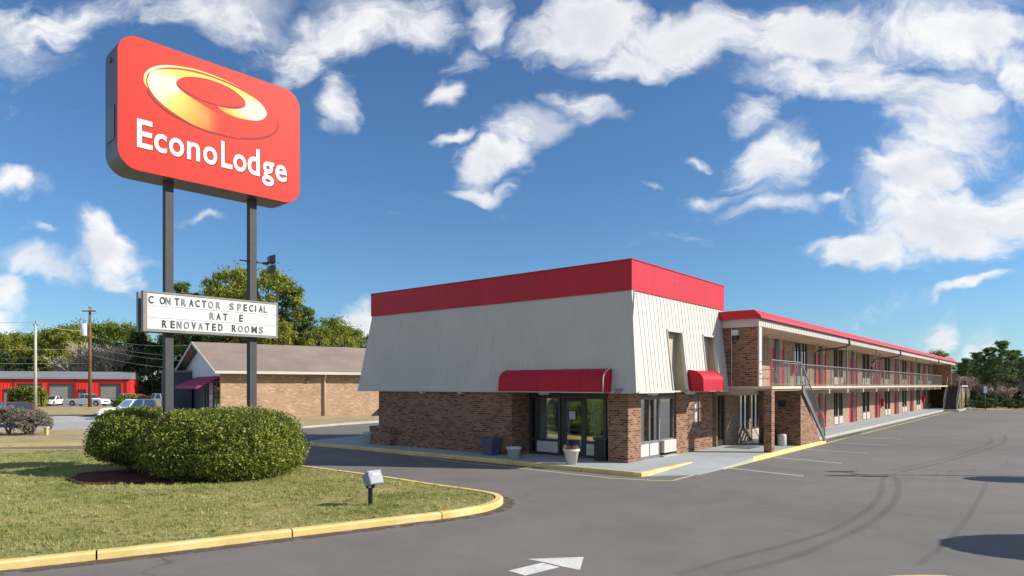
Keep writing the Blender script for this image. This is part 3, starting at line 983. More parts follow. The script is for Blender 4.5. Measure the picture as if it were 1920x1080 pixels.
    MB().box(5.82, 6.33, .04, .1, 1.29, Zb).build('side_frame', 'grey_metal', root)
    MB().box(5.86, 6.1, -.02, .03, 1.4, 1.86).box(5.86, 6.0, -.02, .03, 1.95, 2.2).build('pay_phone', 'white_panel', root)
    # --- mansard : panels slope from b=-.72 (bottom) to -.30 (top)
    lo, hi = -.72, -.30
    lean = (hi - lo) / (Zt - Zb)
    ms = MB()
    fq = lambda z: lo + (z - Zb) * lean
    # front face (a = lo..hi), b from -.72 to 15.1
    ms.hexa([(lo, lo, Zb), (lo + .12, lo + .12, Zb), (lo + .12, 15.0, Zb), (lo, 15.1, Zb)], [(hi, hi, Zt), (hi + .12, hi + .12, Zt), (hi + .12, 14.40, Zt), (hi, 14.47, Zt)])
    # far end face
    ms.hexa([(lo + .0, 15.1, Zb), (lo + .1, 14.98, Zb), (8.3, 14.98, Zb), (8.3, 15.1, Zb)], [(hi, 14.47, Zt), (hi + .1, 14.36, Zt), (8.3, 14.36, Zt), (8.3, 14.47, Zt)])
    zn = 5.2

    def panel(a0, a1, z0, z1, t=.1, corner=False):
        aq = fq(z1) + .125 if corner else a0
        ms.hexa([(a0, fq(z0), z0), (a1, fq(z0), z0), (a1, fq(z0) + t, z0), (a0, fq(z0) + t, z0)], [(aq, fq(z1), z1), (a1, fq(z1), z1), (a1, fq(z1) + t, z1), (aq, fq(z1) + t, z1)])
    panel(lo + .125, 2.27, Zb, zn, corner=True)
    panel(3.62, 5.68, Zb, zn)
    panel(7.0, 8.36, Zb, zn)
    # upper band up to the corner
    for i in range(1):
        ms.hexa([(fq(zn) + .13, fq(zn), zn), (8.36, fq(zn), zn), (8.36, fq(zn) + .1, zn), (fq(zn) + .13, fq(zn) + .1, zn)], [(hi + .13, hi, Zt), (8.36, hi, Zt), (8.36, hi + .1, Zt), (hi + .13, hi + .1, Zt)])
    ms.build('mansard_roof', 'white_siding', root)
    rb = MB()
    w_, p_ = .045, .014

    def rib_b(a, z0, z1):
        rb.hexa([(a - w_, fq(z0) - p_, z0), (a + w_, fq(z0) - p_, z0), (a + w_, fq(z0) + .01, z0), (a - w_, fq(z0) + .01, z0)], [(a - w_, fq(z1) - p_, z1), (a + w_, fq(z1) - p_, z1), (a + w_, fq(z1) + .01, z1), (a - w_, fq(z1) + .01, z1)])
    a = .12
    while a < 8.3:
        top = Zt
        if 2.27 < a < 3.62 or 5.68 < a < 7.0:
            rib_b(a, zn + .05, top)
        else:
            rib_b(a, Zb + .06, top)
        a += .31
    b = lo + .3
    while b < 14.9:
        zt_ = Zt if b < 14.4 else Zb + (15.05 - b) / (15.05 - 14.4) * (Zt - Zb)
        q = .028
        rb.hexa([(fq(Zb + .06) - .004, b - q, Zb + .06), (fq(Zb) + .01, b - q, Zb + .06), (fq(Zb) + .01, b + q, Zb + .06), (fq(Zb + .06) - .004, b + q, Zb + .06)],
                [(fq(zt_) - .004, b - q, zt_), (fq(zt_) + .01, b - q, zt_), (fq(zt_) + .01, b + q, zt_), (fq(zt_) - .004, b + q, zt_)])
        b += .215
    rb.build('siding_ribs', 'white_siding', root)
    # niches: vertical back panel and side cheeks
    for a0, a1 in ((2.27, 3.62), (5.68, 7.0)):
        nc = MB()
        nc.box(a0 - .05, a1 + .05, hi + .12, hi + .2, Zb - .02, zn + .02)
        for aa, s in ((a0, -1), (a1, 1)):
            nc.add([(aa, fq(Zb) + .02, Zb), (aa, hi + .12, Zb), (aa, hi + .12, zn), (aa, fq(zn) + .05, zn), (aa + s * .05, fq(Zb) + .02, Zb), (aa + s * .05, hi + .12, Zb), (aa + s * .05, hi + .12, zn), (aa + s * .05, fq(zn) + .05, zn)],
                   [(0, 1, 2, 3), (7, 6, 5, 4), (0, 3, 7, 4)])
        nc.build('niche_panel', 'niche_tan', root)
    tr = MB()
    # corner and edge trims
    tr.hexa([(lo - .02, lo - .03, Zb), (lo + .14, lo - .03, Zb), (lo + .14, lo + .10, Zb), (lo - .02, lo + .10, Zb)], [(hi - .02, hi - .03, Zt), (hi + .14, hi - .03, Zt), (hi + .14, hi + .1, Zt), (hi - .02, hi + .1, Zt)])
    for a0, a1 in ((lo + .15, 2.27), (3.62, 5.68), (7.0, 8.36)):
        tr.box(a0, a1, lo - .05, lo + .12, Zb - .03, Zb + .055)
    tr.box(lo - .035, lo + .12, lo + .11, 15.1, Zb - .03, Zb + .05)
    for a0, a1 in ((2.27, 3.62), (5.68, 7.0)):
        tr.box(a0 - .02, a1 + .02, fq(zn) - .06, fq(zn) + .05, zn - .03, zn + .05)
        for aa in (a0, a1):
            tr.hexa([(aa - .05, lo - .045, Zb + .06), (aa + .0, lo - .045, Zb + .06), (aa, lo + .1, Zb + .06), (aa - .05, lo + .1, Zb + .06)], [(aa - .05, fq(zn) - .045, zn - .03), (aa, fq(zn) - .045, zn - .03), (aa, fq(zn) + .1, zn - .03), (aa - .05, fq(zn) + .1, zn - .03)])
    tr.build('roof_trim', 'siding_trim', root)
    # red parapet band
    rd = MB()
    rd.box(hi - .05, hi + .15, hi - .05, 14.5, Zt, 7.63)
    rd.box(hi + .151, 8.37, hi - .05, hi + .15, Zt, 7.63)
    rd.box(hi + .151, 8.37, 14.3, 14.5, Zt, 7.63)
    rd.box(8.17, 8.37, hi + .151, 14.299, Zt, 7.63)
    rd.build('parapet', 'red_band', root)
    MB().box(hi - .075, 8.4, hi - .075, 14.53, 7.631, 7.665).build('parapet_cap', 'red_paint', root)
    MB().box(hi + .16, 8.16, hi + .16, 14.2, 7.2, 7.3).build('flat_roof', 'roof_grey', root)
    # soffit
    sf = MB()
    sf.box(lo + .13, .58, lo + .13, 14.9, Zb - .012, Zb + .05)
    sf.box(.58, 8.3, lo + .13, .02, Zb - .012, Zb + .05)
    sf.box(.71, 8.1, .30, 13.3, Zb + .0, Zb + .06)
    sf.build('soffit', 'soffit', root)
    for a, b, w in ((-.66, 10.29, .42), (-.66, 7.88, .42), (-.66, 3.4, .42), (1.25, -.36, .5), (4.6, -.36, .5)):
        lt = MB()
        soffit_light(lt, a, b, Zb - .012, w)
        lt.build('soffit_light', 'white_panel', root)
    # awnings
    mb, prof, mk = barrel(.30, 5.25, 'b', -.66, .62, Zb + .0, 3.66)
    o = mb.build('awning', 'red_awning', root)
    ed = MB()
    for s in (.30, 5.25):
        ed.tube([mk(p, s) for p in prof[1:]], .022, 6)
    ed.tube([mk(prof[1], .30), mk(prof[1], 5.25)], .02, 6)
    ed.build('awning_piping', 'siding_trim', o)
    for q in (1.29, 2.28, 3.27, 4.26):
        MB().tube([mk(p, q) for p in prof[1:]], .012, 5).build('seam', 'red_awning', o)
    mb, prof, mk = barrel(3.72, 5.85, 'a', -.66, .66, Zb + .02, 3.66)
    o = mb.build('awning', 'red_awning', root)
    for s in (3.72, 5.85):
        MB().tube([mk(p, s) for p in prof[1:]], .02, 6).build('awning_piping', 'red_paint', o)
    # house number on the fascia
    nm = MB()
    for i, ch in enumerate('337'):
        put_glyph(nm, ch, i * .12, i * .12 + .09, 0, .15, ((lo - .04, .12, Zb - .01), (0, -1, 0), (0, 0, 1), (-1, 0, 0)), .012, off=.01)
    nm.build('house_number', 'letter_dark', root)
    MB().add([(-.62, 13.58, 1.9), (.1, 13.58, 1.9), (.1, 13.58, 1.55), (-.62, 13.58, 1.55), (-.62, 14.2, 1.5), (.1, 14.2, 1.5)], [(0, 1, 5, 4), (2, 3, 4, 5), (3, 0, 4), (1, 2, 5)]).build('wall_hood', 'rail_metal', root)
    return root


lobby()


# ================================================================== WING
def wing():
    root = empty('guest_room_wing', tuple(ORG), BROT, 'long two-storey brick motel wing with red doors, balcony walkway and red roof edge', 'building')
    Z0, ZF, ZS = .146, 3.0, 5.68         # walk, upper floor, eave soffit
    A0, A1 = 8.32, 80.0
    dc = [17.1 + 9.22 * k for k in range(7)]
    wc = [21.75 + 9.22 * k for k in range(7)]
    ops = []
    for c in dc: ops += [(c - 1.3, c - .35, 'd'), (c + .35, c + 1.3, 'd')]
    for c in wc: ops += [(c - 1.32, c - .12, 'w'), (c + .12, c + 1.32, 'w')]
    ops_g = sorted(ops + [(8.43, 9.5, 'e'), (11.35, 12.6, 'w'), (12.9, 14.15, 'w')])
    ops_u = sorted(ops)
    for lvl, (z0, z1, oo) in enumerate(((Z0, 2.80, ops_g), (ZF, ZS, ops_u))):
        w = MB()
        a = A0 + .02
        for o0, o1, k in oo:
            if o0 > a: w.box(a, o0, 0, .34, z0, z1)
            a = o1
        w.box(a, A1, 0, .34, z0, z1)
        w.build('brick_wall', 'brick_pale', root)
    # room backing behind all openings
    MB().box(A0 + .02, A1, .62, 9.5, 0, ZS).build('inner_wall', 'room_wall', root)
    # prototypes
    dp = MB().box(0, .95, .06, .11, 0, 2.12).build('door', 'red_door', root)
    MB().tube([(.86, .06, 1.0), (.86, -.01, 1.0), (.74, -.01, 1.0)], .018, 6).build('handle', 'rim_metal', dp)
    tp = MB().box(0, .95, .07, .11, 2.13, 2.68).build('transom_panel', 'niche_tan', root)
    wf = MB()
    wf.box(0, .06, .03, .13, .62, 2.66).box(1.14, 1.2, .03, .13, .62, 2.66).box(.06, 1.14, .03, .13, .62, .68).box(.06, 1.14, .03, .13, 2.6, 2.66).box(.58, .63, .02, .12, .68, 2.6)
    wp = wf.build('window', 'dark_frame', root)
    MB().box(.06, 1.14, .075, .085, .68, 2.6).build('pane', 'glass_mirror', wp)
    cv = MB()
    for k in range(11):
        cv.box(.06 + k * .1, .13 + k * .1, .22, .26, .64, 2.62)
    cv.build('curtain', 'curtain', wp)
    ap = MB().box(.06, 1.14, -.03, .2, .06, .60)
    for k in range(6):
        ap.box(.12, 1.08, -.045, -.025, .12 + k * .075, .15 + k * .075)
    ap = ap.build('air_conditioner', 'ac_panel', root)
    for z, zt in ((Z0, 2.79), (ZF, ZS - .01)):
        for c in dc:
            MB().box(c - .33, c + .33, -.03, -.002, z, zt).build('jamb_shade_panel', 'dark_frame', root)  # dark panel between paired doors, painting in the shade of their jambs
    first = {'d': True, 'w': True}

    def place(src, a, z, f):
        o = src if f else copy_tree(src, root)
        o.location = (a, 0, z)
    for z, oo in ((Z0, ops_g), (ZF, ops_u)):
        for o0, o1, k in oo:
            if k == 'd':
                place(dp, o0, z, first['d'])
                place(tp, o0, z, first['d'])
                first['d'] = False
            elif k == 'w':
                place(wp, o0, z, first['w'])
                place(ap, o0, z, first['w'])
                first['w'] = False
    # dark glazed door beside the lobby
    e = MB().box(8.45, 8.53, .1, .2, Z0, 2.55).box(9.4, 9.48, .1, .2, Z0, 2.55).box(8.53, 9.4, .1, .2, 2.45, 2.55).box(8.53, 9.4, .1, .2, Z0, .42).build('side_door', 'black_plastic', root)
    MB().box(8.53, 9.4, .145, .155, .42, 2.45).build('side_door_pane', 'glass_mirror', e)
    MB().box(8.44, 9.49, .0, .34, 2.56, 2.79).build('door_header', 'beam_tan', root)
    MB().box(8.3, 9.7, -1.6, -.35, Z0 + .001, Z0 + .02).build('door_mat', 'rail_metal', root)
    # end wall of the upper storey
    MB().box(8.02, 8.31, -2.03, -.08, 2.985, 5.66).build('end_wall', 'brick_tan', root)
    MB().box(7.99, 8.33, -2.10, -2.031, 2.985, 5.66).build('corner_post', 'siding_trim', root)
    MB().box(8.315, 8.33, -1.98, -.02, ZF, ZF + 1.0).build('balcony_panel', 'cream', root)
    MB().tube([(7.97, -.86, 2.98), (7.97, -.86, 6.45)], .022, 6).build('conduit', 'siding_trim', root)
    wl = MB().box(7.80, 8.02, -1.2, -.9, 5.3, 5.55)
    wl.build('wall_light', 'white_panel', root)
    MB().box(7.83, 8.02, -1.16, -.94, 5.12, 5.29).build('light_box', 'black_plastic', root)
    # balcony slab
    MB().box(8.0, 70.2, -2.10, 0, 2.88, ZF).box(7.15, 11.46, -2.93, -2.101, 2.88, ZF).build('balcony_slab', 'cream', root)
    MB().box(8.35, 70.0, -2.02, 0, 2.80, 2.879).box(7.3, 11.4, -2.85, -2.021, 2.80, 2.879).build('slab_soffit', 'beam_tan', root)
    for k in range(12):
        a = 20.05 + 4.44 * k
        MB().box(a - .09, a + .09, -2.07, -.02, 2.56, 2.799).build('floor_beam', 'cream', root)
    MB().box(7.95, 8.25, -1.95, .0, 2.62, 2.879).box(8.25, 11.3, -.95, -.75, 2.56, 2.799).build('edge_beam', 'beam_tan', root)
    # brick column and stair walls
    MB().box(7.23, 7.62, -2.88, -2.55, Z0, 2.8).build('brick_column', 'brick_tan', root)
    sw = MB()
    sw.box(11.44, 11.74, -2.88, -.9, Z0, 2.8)
    sw.add([(11.74, -2.88, Z0), (14.9, -2.88, Z0), (11.74, -2.88, 2.75), (11.74, -2.62, Z0), (14.9, -2.62, Z0), (11.74, -2.62, 2.75)], [(0, 1, 2), (5, 4, 3), (0, 2, 5, 3), (1, 4, 5, 2), (0, 3, 4, 1)])
    sw.build('stair_wall', 'brick_tan', root)
    MB().box(11.40, 11.439, -2.2, -1.85, 2.0, 2.3).box(11.385, 11.40, -2.18, -1.87, 2.06, 2.09).box(11.385, 11.40, -2.18, -1.87, 2.15, 2.18).box(11.385, 11.40, -2.18, -1.87, 2.23, 2.26).build('vent', 'black_plastic', root)
    stp = MB()
    n = 15
    for k in range(n):
        a = 11.48 + (15.3 - 11.48) * k / n
        z = ZF - (ZF - Z0) * (k + 1) / n
        stp.box(a, a + .3, -2.58, -1.55, z - .05, z)
    stp.build('stair_tread', 'concrete', root)
    st = MB()
    for b0 in (-2.99, -1.55):
        st.hexa([(11.46, b0, 2.70), (15.35, b0, Z0), (15.35, b0 + .09, Z0), (11.46, b0 + .09, 2.70)], [(11.46, b0, 3.02), (15.6, b0, Z0 + .02), (15.6, b0 + .09, Z0 + .02), (11.46, b0 + .09, 3.02)])
    st.build('stair_stringer', 'grey_metal', root)
    sr = MB()
    for b0 in (-2.95, -1.5):
        p0, p1 = Vector((11.46, b0, ZF + 1.0)), Vector((15.35, b0, Z0 + .95))
        sr.tube([p0, p1], .028, 6)
        sr.tube([p1, (15.45, b0, Z0)], .028, 6)
        sr.tube([p0 - Vector((0, 0, .78)), p1 - Vector((0, 0, .78))], .018, 6)
        for k in range(1, 26):
            q = p0.lerp(p1, k / 26)
            sr.tube([q, q - Vector((0, 0, .78))], .012, 4)
    sr.build('stair_rail', 'grey_metal', root)
    # balcony railings
    rl = MB()

    def rail(p, q, step=.14, zt=1.13):
        p, q = Vector((*p, 0)), Vector((*q, 0))
        L = (q - p).length
        for z in (.09, zt):
            rl.tube([p + Vector((0, 0, ZF + z)), q + Vector((0, 0, ZF + z))], .024 if z > 1 else .016, 5)
        k = max(1, round(L / step))
        for i in range(k + 1):
            w = p.lerp(q, i / k)
            big = i % 16 == 0 or i == k
            rl.tube([w + Vector((0, 0, ZF)), w + Vector((0, 0, ZF + zt))], 0.022 if big else .0085, 4, caps=False)
    rail((11.46, -2.05), (36, -2.05))
    rail((36, -2.05), (70, -2.05))
    rail((7.22, -2.88), (11.44, -2.88))
    rl.build('balcony_railing', 'rail_pale', root)
    r2 = MB()
    for z in (.35, .72, 1.1):
        r2.tube([(8.2, -2.06, ZF + z), (7.22, -2.86, ZF + z)], .014, 5)
    r2.build('corner_rail', 'rail_metal', root)
    # roof
    rf = MB().box(8.0, 83.3, -2.02, 10, ZS, ZS + .1).build('soffit', 'soffit', root)
    fa = MB()
    fa.box(8.02, 83.4, -2.10, -2.021, ZS + .0, ZS + .34).box(7.94, 8.019, -2.10, 10, ZS - .02, ZS + .34).box(83.401, 83.45, -2.1, 10, ZS, ZS + .34)
    a = 8.2
    while a < 83.3:
        fa.box(a, a + .04, -2.112, -2.09, ZS + .01, ZS + .33)
        a += .28 if a < 40 else .56
    for k in range(8):
        fa.box(7.925, 7.945, -1.95 + k * .3, -1.91 + k * .3, ZS, ZS + .33)
    fa.build('fascia', 'siding_trim', root)
    rr = MB()
    z0, z1 = ZS + .34, ZS + .72
    rr.add([(7.78, -2.26, z0), (83.6, -2.26, z0), (83.6, -2.22, z0 + .12), (7.78, -2.22, z0 + .12), (83.6, -1.95, z1), (7.78, -1.95, z1), (7.78, 10, z0), (83.6, 10, z0), (7.78, 10, z1 + .02), (83.6, 10, z1 + .02)],
           [(0, 1, 2, 3), (3, 2, 4, 5), (5, 4, 9, 8), (0, 3, 5, 8, 6), (1, 7, 9, 4, 2), (0, 6, 7, 1), (6, 8, 9, 7)])
    rr.build('roof_edge', 'red_band', root)
    dk = MB().box(7.82, 83.5, -2.2, -2.115, z0 - .03, z0 - .002)
    dk.build('gutter', 'dark_frame', root)
    # downspouts and posts
    for a in (24.5, 42.7, 66.7):
        MB().tube([(a, -2.16, z0), (a, -2.16, 5.62), (a, -2.0, 5.5), (a + .1, -.25, 5.3), (a + .1, -.08, 5.15), (a + .1, -.08, ZF)], .05, 6).build('downspout', 'dark_frame', root)
    for a in (24.4, 33.4, 42.6, 52, 61):
        MB().box(a - .035, a + .035, -2.06, -1.99, ZF, ZS).build('balcony_post', 'rail_metal', root)
    # ceiling lights
    for a, b in ((9.8, -1.1), (14.3, -.45), (23.4, -.6), (33, -.6), (43, -.6)):
        MB().box(a - .3, a + .3, b - .09, b + .09, ZS - .09, ZS - .001).build('ceiling_light', 'ac_panel', root)
    # red fire cabinets
    for a, z in ((19.9, ZF + .75), (46.6, Z0 + .95), (46.8, ZF + .75), (70.8, Z0 + .9), (70.9, ZF + .75)):
        MB().box(a - .3, a + .3, -.24, -.001, z, z + .72).build('fire_cabinet', 'red_door', root, bevel=.03)
    # far stair end
    f = MB()
    f.box(79.7, 80, -2.0, 0, Z0, ZS)
    f.build('end_wall', 'brick_tan', root)
    f = MB()
    for k in range(15):
        a = 71.5 + 4.2 * k / 15
        z = Z0 + (ZF - Z0) * (k + 1) / 15
        f.box(a, a + .34, -3.3, -2.15, z - .19, z)
    f.build('stair_tread', 'dark_frame', root)
    f = MB()
    for b0 in (-3.42, -2.14):
        f.hexa([(71.2, b0, Z0), (71.8, b0, Z0), (71.8, b0 + .1, Z0), (71.2, b0 + .1, Z0)], [(75.6, b0, ZF + .05), (76.0, b0, ZF - .3), (76.0, b0 + .1, ZF - .3), (75.6, b0 + .1, ZF + .05)])
        f.tube([(71.2, b0 + .05, Z0 + 1.0), (75.6, b0 + .05, ZF + 1.05)], .03, 5)
        f.tube([(71.2, b0 + .05, Z0), (71.2, b0 + .05, Z0 + 1.0)], .03, 5)
    f.build('stair_stringer', 'rail_pale', root)
    MB().box(75.7, 83, -3.5, -2.101, 2.86, ZF).box(70.2, 83, -2.1, 0, 2.86, ZF).build('balcony_slab', 'cream', root)
    MB().box(76.2, 82.6, -3.2, -3.0, Z0, 2.86).build('stair_wall', 'brick_tan', root)
    for a, b in ((75.9, -3.45), (82.7, -3.45)):
        MB().box(a - .08, a + .08, b - .08, b + .08, Z0, 2.86).build('landing_post', 'cream', root)
    MB().tube([(75.8, -3.45, ZF + 1.05), (82.8, -3.45, ZF + 1.05)], .03, 5).tube([(82.8, -3.45, ZF), (82.8, -3.45, ZF + 1.05)], .03, 5).build('landing_rail', 'rail_pale', root)


wing()


# ================================================================== PYLON SIGN
def pylon():
    root = empty('pylon_sign', (-10.24, 22.6, .13), 0, 'tall red roadside sign on two grey posts with changeable letter board', 'sign')
    base = Vector(root.location)
    D = Vector((.683, .7304, 0)).normalized()
    N = Vector((D.y, -D.x, 0))
    P0 = Vector((-11.9, 20.0, 0)) - base
    P0.z = -base.z
    Zv = Vector((0, 0, 1))
    F = lambda s, z, o=0.0: P0 + D * s + Zv * z + N * o
    # posts
    for k, s in enumerate((1.64, 4.45)):
        mb = MB()
        h = .125
        c = [F(s - h, 0, -.575 - h), F(s + h, 0, -.575 - h), F(s + h, 0, -.575 + h), F(s - h, 0, -.575 + h)]
        mb.hexa([p + Zv * .05 for p in c], [p + Zv * 10.0 for p in c])
        mb.build('post', 'post_metal', root)
    # cabinet with rounded corners
    x0, x1, z0, z1, r = 0, 6.0, 9.66, 13.77, .6
    out = []
    for cx_, cz, a0 in ((x1 - r, z0 + r, -90), (x1 - r, z1 - r, 0), (x0 + r, z1 - r, 90), (x0 + r, z0 + r, 180)):
        for k in range(9):
            an = R(a0 + k * 90 / 8)
            out.append((cx_ + r * math.cos(an), cz + r * math.sin(an)))
    mb = MB()
    mb.extrude([F(s, z, -1.15) for s, z in out], N * 1.13)
    mb.build('sign_cabinet', 'cabinet_metal', root)
    mb = MB()
    mb.extrude([F(s, z, -.02) for s, z in out], N * .02)
    face = mb.build('sign_face', 'sign_red', root)
    mb = MB()
    mb.extrude([F(s, z, -1.17) for s, z in out], N * .02)
    mb.build('sign_face', 'sign_red', root)
    # logo
    lg = MB()
    colr = []

    Y, O_, Wt, Rd = (.80, .53, .10), (.70, .26, .03), (.84, .77, .50), (.51, .023, .012)

    def strip(outer, inner, cols, lift):
        A, B = smooth_path(outer, 5), smooth_path(inner, 5)
        n = len(A)
        m_ = len(B)
        vs = []
        for i in range(n):
            t = i / (n - 1) * (m_ - 1)
            j = min(int(t), m_ - 2)
            q = np.array(B[j]) * (1 - (t - j)) + np.array(B[j + 1]) * (t - j)
            p = np.array(A[i])
            for w in (0, .5, 1):
                x = p * (1 - w) + q * w
                vs.append(F(x[0], x[1], lift))
                tt = i / (n - 1) * (len(cols) - 1)
                jj = min(int(tt), len(cols) - 2)
                cc = np.array(cols[jj]) * (1 - (tt - jj)) + np.array(cols[jj + 1]) * (tt - jj)
                if w == .5 and np.abs(cc - np.array(Rd)).max() > .08: cc = cc * .8 + .2 * np.array((.62, .50, .18))
                colr.append(cc)
        fs = []
        for i in range(n - 1):
            for w in (0, 1):
                fs.append((3 * i + w, 3 * i + w + 1, 3 * i + w + 4, 3 * i + w + 3))
        lg.add(vs, fs)

    def ell(cx_, cz, rx, rz, n=48, t0=0, t1=360):
        return [(cx_ + rx * math.cos(R(t0 + (t1 - t0) * k / n)), cz + rz * math.sin(R(t0 + (t1 - t0) * k / n))) for k in range(n + 1)]
    dk = MB()
    e1, e2 = ell(2.97, 12.36, 2.2, .945, 40, 190, 372), ell(2.97, 12.40, 2.16, .905, 40, 190, 372)
    vs = [F(*p, .003) for p in e1] + [F(*p, .003) for p in e2]
    dk.add(vs, [(i, i + 1, 42 + i, 41 + i) for i in range(40)])
    e1, e2 = ell(2.8, 12.81, 1.16, .42, 40, 150, 330), ell(2.8, 12.83, 1.14, .40, 40, 150, 330)
    dk.add([F(*p, .004) for p in e1] + [F(*p, .004) for p in e2], [(i, i + 1, 42 + i, 41 + i) for i in range(40)])
    dk.build('logo_shadow', 'sign_red_dark', face)
    outer = [(3.75, 11.50), (3.09, 11.47), (2.28, 11.52), (1.57, 11.76), (1.09, 12.04), (.86, 12.36), (.85, 12.62), (1.04, 12.91), (1.67, 13.15), (2.51, 13.27), (3.45, 13.23), (4.33, 13.03), (4.70, 12.72), (4.62, 12.46), (4.30, 12.28), (3.7, 12.2), (3.25, 12.24), (2.95, 12.33)]
    inner = [(3.75, 11.95), (3.09, 12.10), (2.5, 12.28), (2.0, 12.45), (1.78, 12.56), (1.69, 12.66), (1.68, 12.75), (1.81, 12.92), (2.17, 13.09), (2.74, 13.18), (3.4, 13.13), (3.85, 12.93), (3.95, 12.78), (3.92, 12.64), (3.7, 12.50), (3.4, 12.42), (3.15, 12.40), (2.95, 12.40)]
    strip(outer, inner, [Rd, Rd, O_, Y, Wt, Wt, Wt, Y, Y, Y, Y, Wt, Wt, Wt, Y, O_, Rd], .007)
    strip([(.84, 12.28), (.72, 12.45), (.77, 12.75), (1.05, 13.03), (1.51, 13.23), (2.28, 13.37), (3.09, 13.36), (3.75, 13.27)],
          [(.85, 12.30), (.79, 12.45), (.84, 12.72), (1.10, 12.97), (1.54, 13.17), (2.28, 13.315), (3.09, 13.32), (3.75, 13.262)], [Y, Y, Wt, Wt, Y, Y, O_], .007)
    # sparkle
    cx_, cz = 1.02, 12.58
    pts = []
    for k in range(16):
        an = 2 * math.pi * k / 16
        rr = (.34 if k % 4 == 0 else .16 if k % 4 == 2 else .045)
        pts.append((cx_ + rr * math.cos(an) * .9, cz + rr * math.sin(an)))
    lg.add([F(*p, .011) for p in pts], [tuple(range(16))])
    colr += [(.72, .69, .60)] * 16
    o = lg.build('logo', 'logo_print', face)
    at_ = o.data.color_attributes.new('col', 'FLOAT_COLOR', 'POINT')
    at_.data.foreach_set('color', np.array([(*c, 1) for c in colr], np.float32).ravel())
    # name
    tx = MB()
    xs = [('E', .53, .98, 10.38, 11.26), ('c', 1.02, 1.40, 10.37, 10.96), ('o', 1.46, 1.92, 10.37, 10.96), ('n', 2.01, 2.42, 10.38, 10.96), ('o', 2.52, 2.98, 10.37, 10.96),
          ('L', 3.11, 3.49, 10.38, 11.26), ('o', 3.52, 3.98, 10.37, 10.96), ('d', 4.02, 4.46, 10.37, 11.30), ('g', 4.54, 4.99, 10.10, 10.96), ('e', 5.04, 5.48, 10.37, 10.96)]
    fr = (P0, D, Zv, N)
    for ch, a, b, c, d in xs:
        put_glyph(tx, ch, a, b, c, d, fr, .012, off=.018)
    tx.build('sign_lettering', 'sign_white', face)
    sh = MB()
    for ch, a, b, c, d in xs:
        put_glyph(sh, ch, a + .03, b + .03, c - .03, d - .03, fr, .005, off=.018)
    sh.build('lettering_shadow', 'sign_red_dark', face)
    # access hatch and little light on the cabinet end
    hb = MB()
    hb.extrude([F(-.012, 10.55, -.95), F(-.012, 10.55, -.25), F(-.012, 11.6, -.25), F(-.012, 11.6, -.95)], -D * .015)
    hb.extrude([F(-.012, 12.98, -.66), F(-.012, 12.98, -.54), F(-.012, 13.1, -.54), F(-.012, 13.1, -.66)], -D * .05)
    hb.build('access_hatch', 'grey_metal', root)
    # changeable letter board: two boxes back to back round the posts
    for sgn in (1, -1):
        o0 = -.575 + sgn * .13
        mb = MB()
        mb.extrude([F(.79, 4.74, o0), F(5.27, 4.74, o0), F(5.27, 6.02, o0), F(.79, 6.02, o0)], N * (.17 * sgn))
        bd = mb.build('message_board', 'grey_metal', root)
        of = o0 + sgn * .17
        wv = MB()
        wv.extrude([F(.91, 4.83, of), F(5.23, 4.83, of), F(5.23, 5.96, of), F(.91, 5.96, of)], N * (.012 * sgn))
        wv.build('board_face', 'board_white', bd)
        if sgn < 0: continue
        rim = MB()
        for a, b, c, d in ((.79, 5.27, 4.74, 4.83), (.79, 5.27, 5.96, 6.02), (.79, .91, 4.83, 5.96), (5.23, 5.27, 4.83, 5.96)):
            rim.extrude([F(a, c, of), F(b, c, of), F(b, d, of), F(a, d, of)], N * .03)
        rim.build('board_rim', 'rail_pale', bd)
        tk = MB()
        for z in (5.575, 5.195):
            tk.extrude([F(.93, z - .008, of + .012), F(5.21, z - .008, of + .012), F(5.21, z + .008, of + .012), F(.93, z + .008, of + .012)], N * .012)
        tk.build('letter_track', 'board_line', bd)
        rows = [(5.75, [('C', 1.02, 0), ('O', 1.36, 0), ('N', 1.53, 1), ('T', 1.8, 0), ('R', 2.01, 1), ('A', 2.25, 0), ('C', 2.45, 0), ('T', 2.66, 0), ('O', 2.88, 1), ('R', 3.13, 1), ('S', 3.59, 1), ('P', 3.86, 1), ('E', 4.07, 0), ('C', 4.28, 0), ('I', 4.44, 0), ('A', 4.63, 0), ('L', 4.81, 1)]),
                (5.375, [('R', 2.92, 1), ('A', 3.14, 0), ('T', 3.37, 0), ('E', 3.92, 0)]),
                (5.005, [('R', 1.42, 0), ('E', 1.67, 0), ('N', 1.87, 1), ('O', 2.1, 1), ('V', 2.33, 0), ('A', 2.55, 1), ('T', 2.77, 0), ('E', 2.99, 0), ('D', 3.2, 0), ('R', 3.67, 0), ('O', 3.9, 1), ('O', 4.13, 1), ('M', 4.39, 0), ('S', 4.64, 1)])]
        for zc, L in rows:
            for ch, s, g_ in L:
                w = .02 if ch == 'I' else .10 if ch == 'M' else .085 if ch == 'O' else .066 if ch in 'EL' else .075
                lt = MB()
                put_glyph(lt, ch, s - w, s + w, zc - .122, zc + .122, (P0 + N * of, D, Zv, N), .024 + .004 * g_, 0, off=.03)
                lt.build('letter', 'letter_grey' if g_ else 'letter_dark', bd)
    # floodlight clamped to the right post
    q = F(4.45, 7.45, -.575)
    arm = MB().tube([q - D * .45, q + D * .5], .025, 6).tube([q + D * .42, q + D * .62 + Zv * .02], .05, 6)
    for s in (-.14, .14):
        arm.tube([q + D * s - N * .16, q + D * s + N * .16], .018, 6)
    fl = arm.build('floodlight', 'dark_frame', root)
    hd = MB()
    c = q + D * .62
    f2 = (D * .9 + N * .25).normalized()
    sd = Zv.cross(f2)
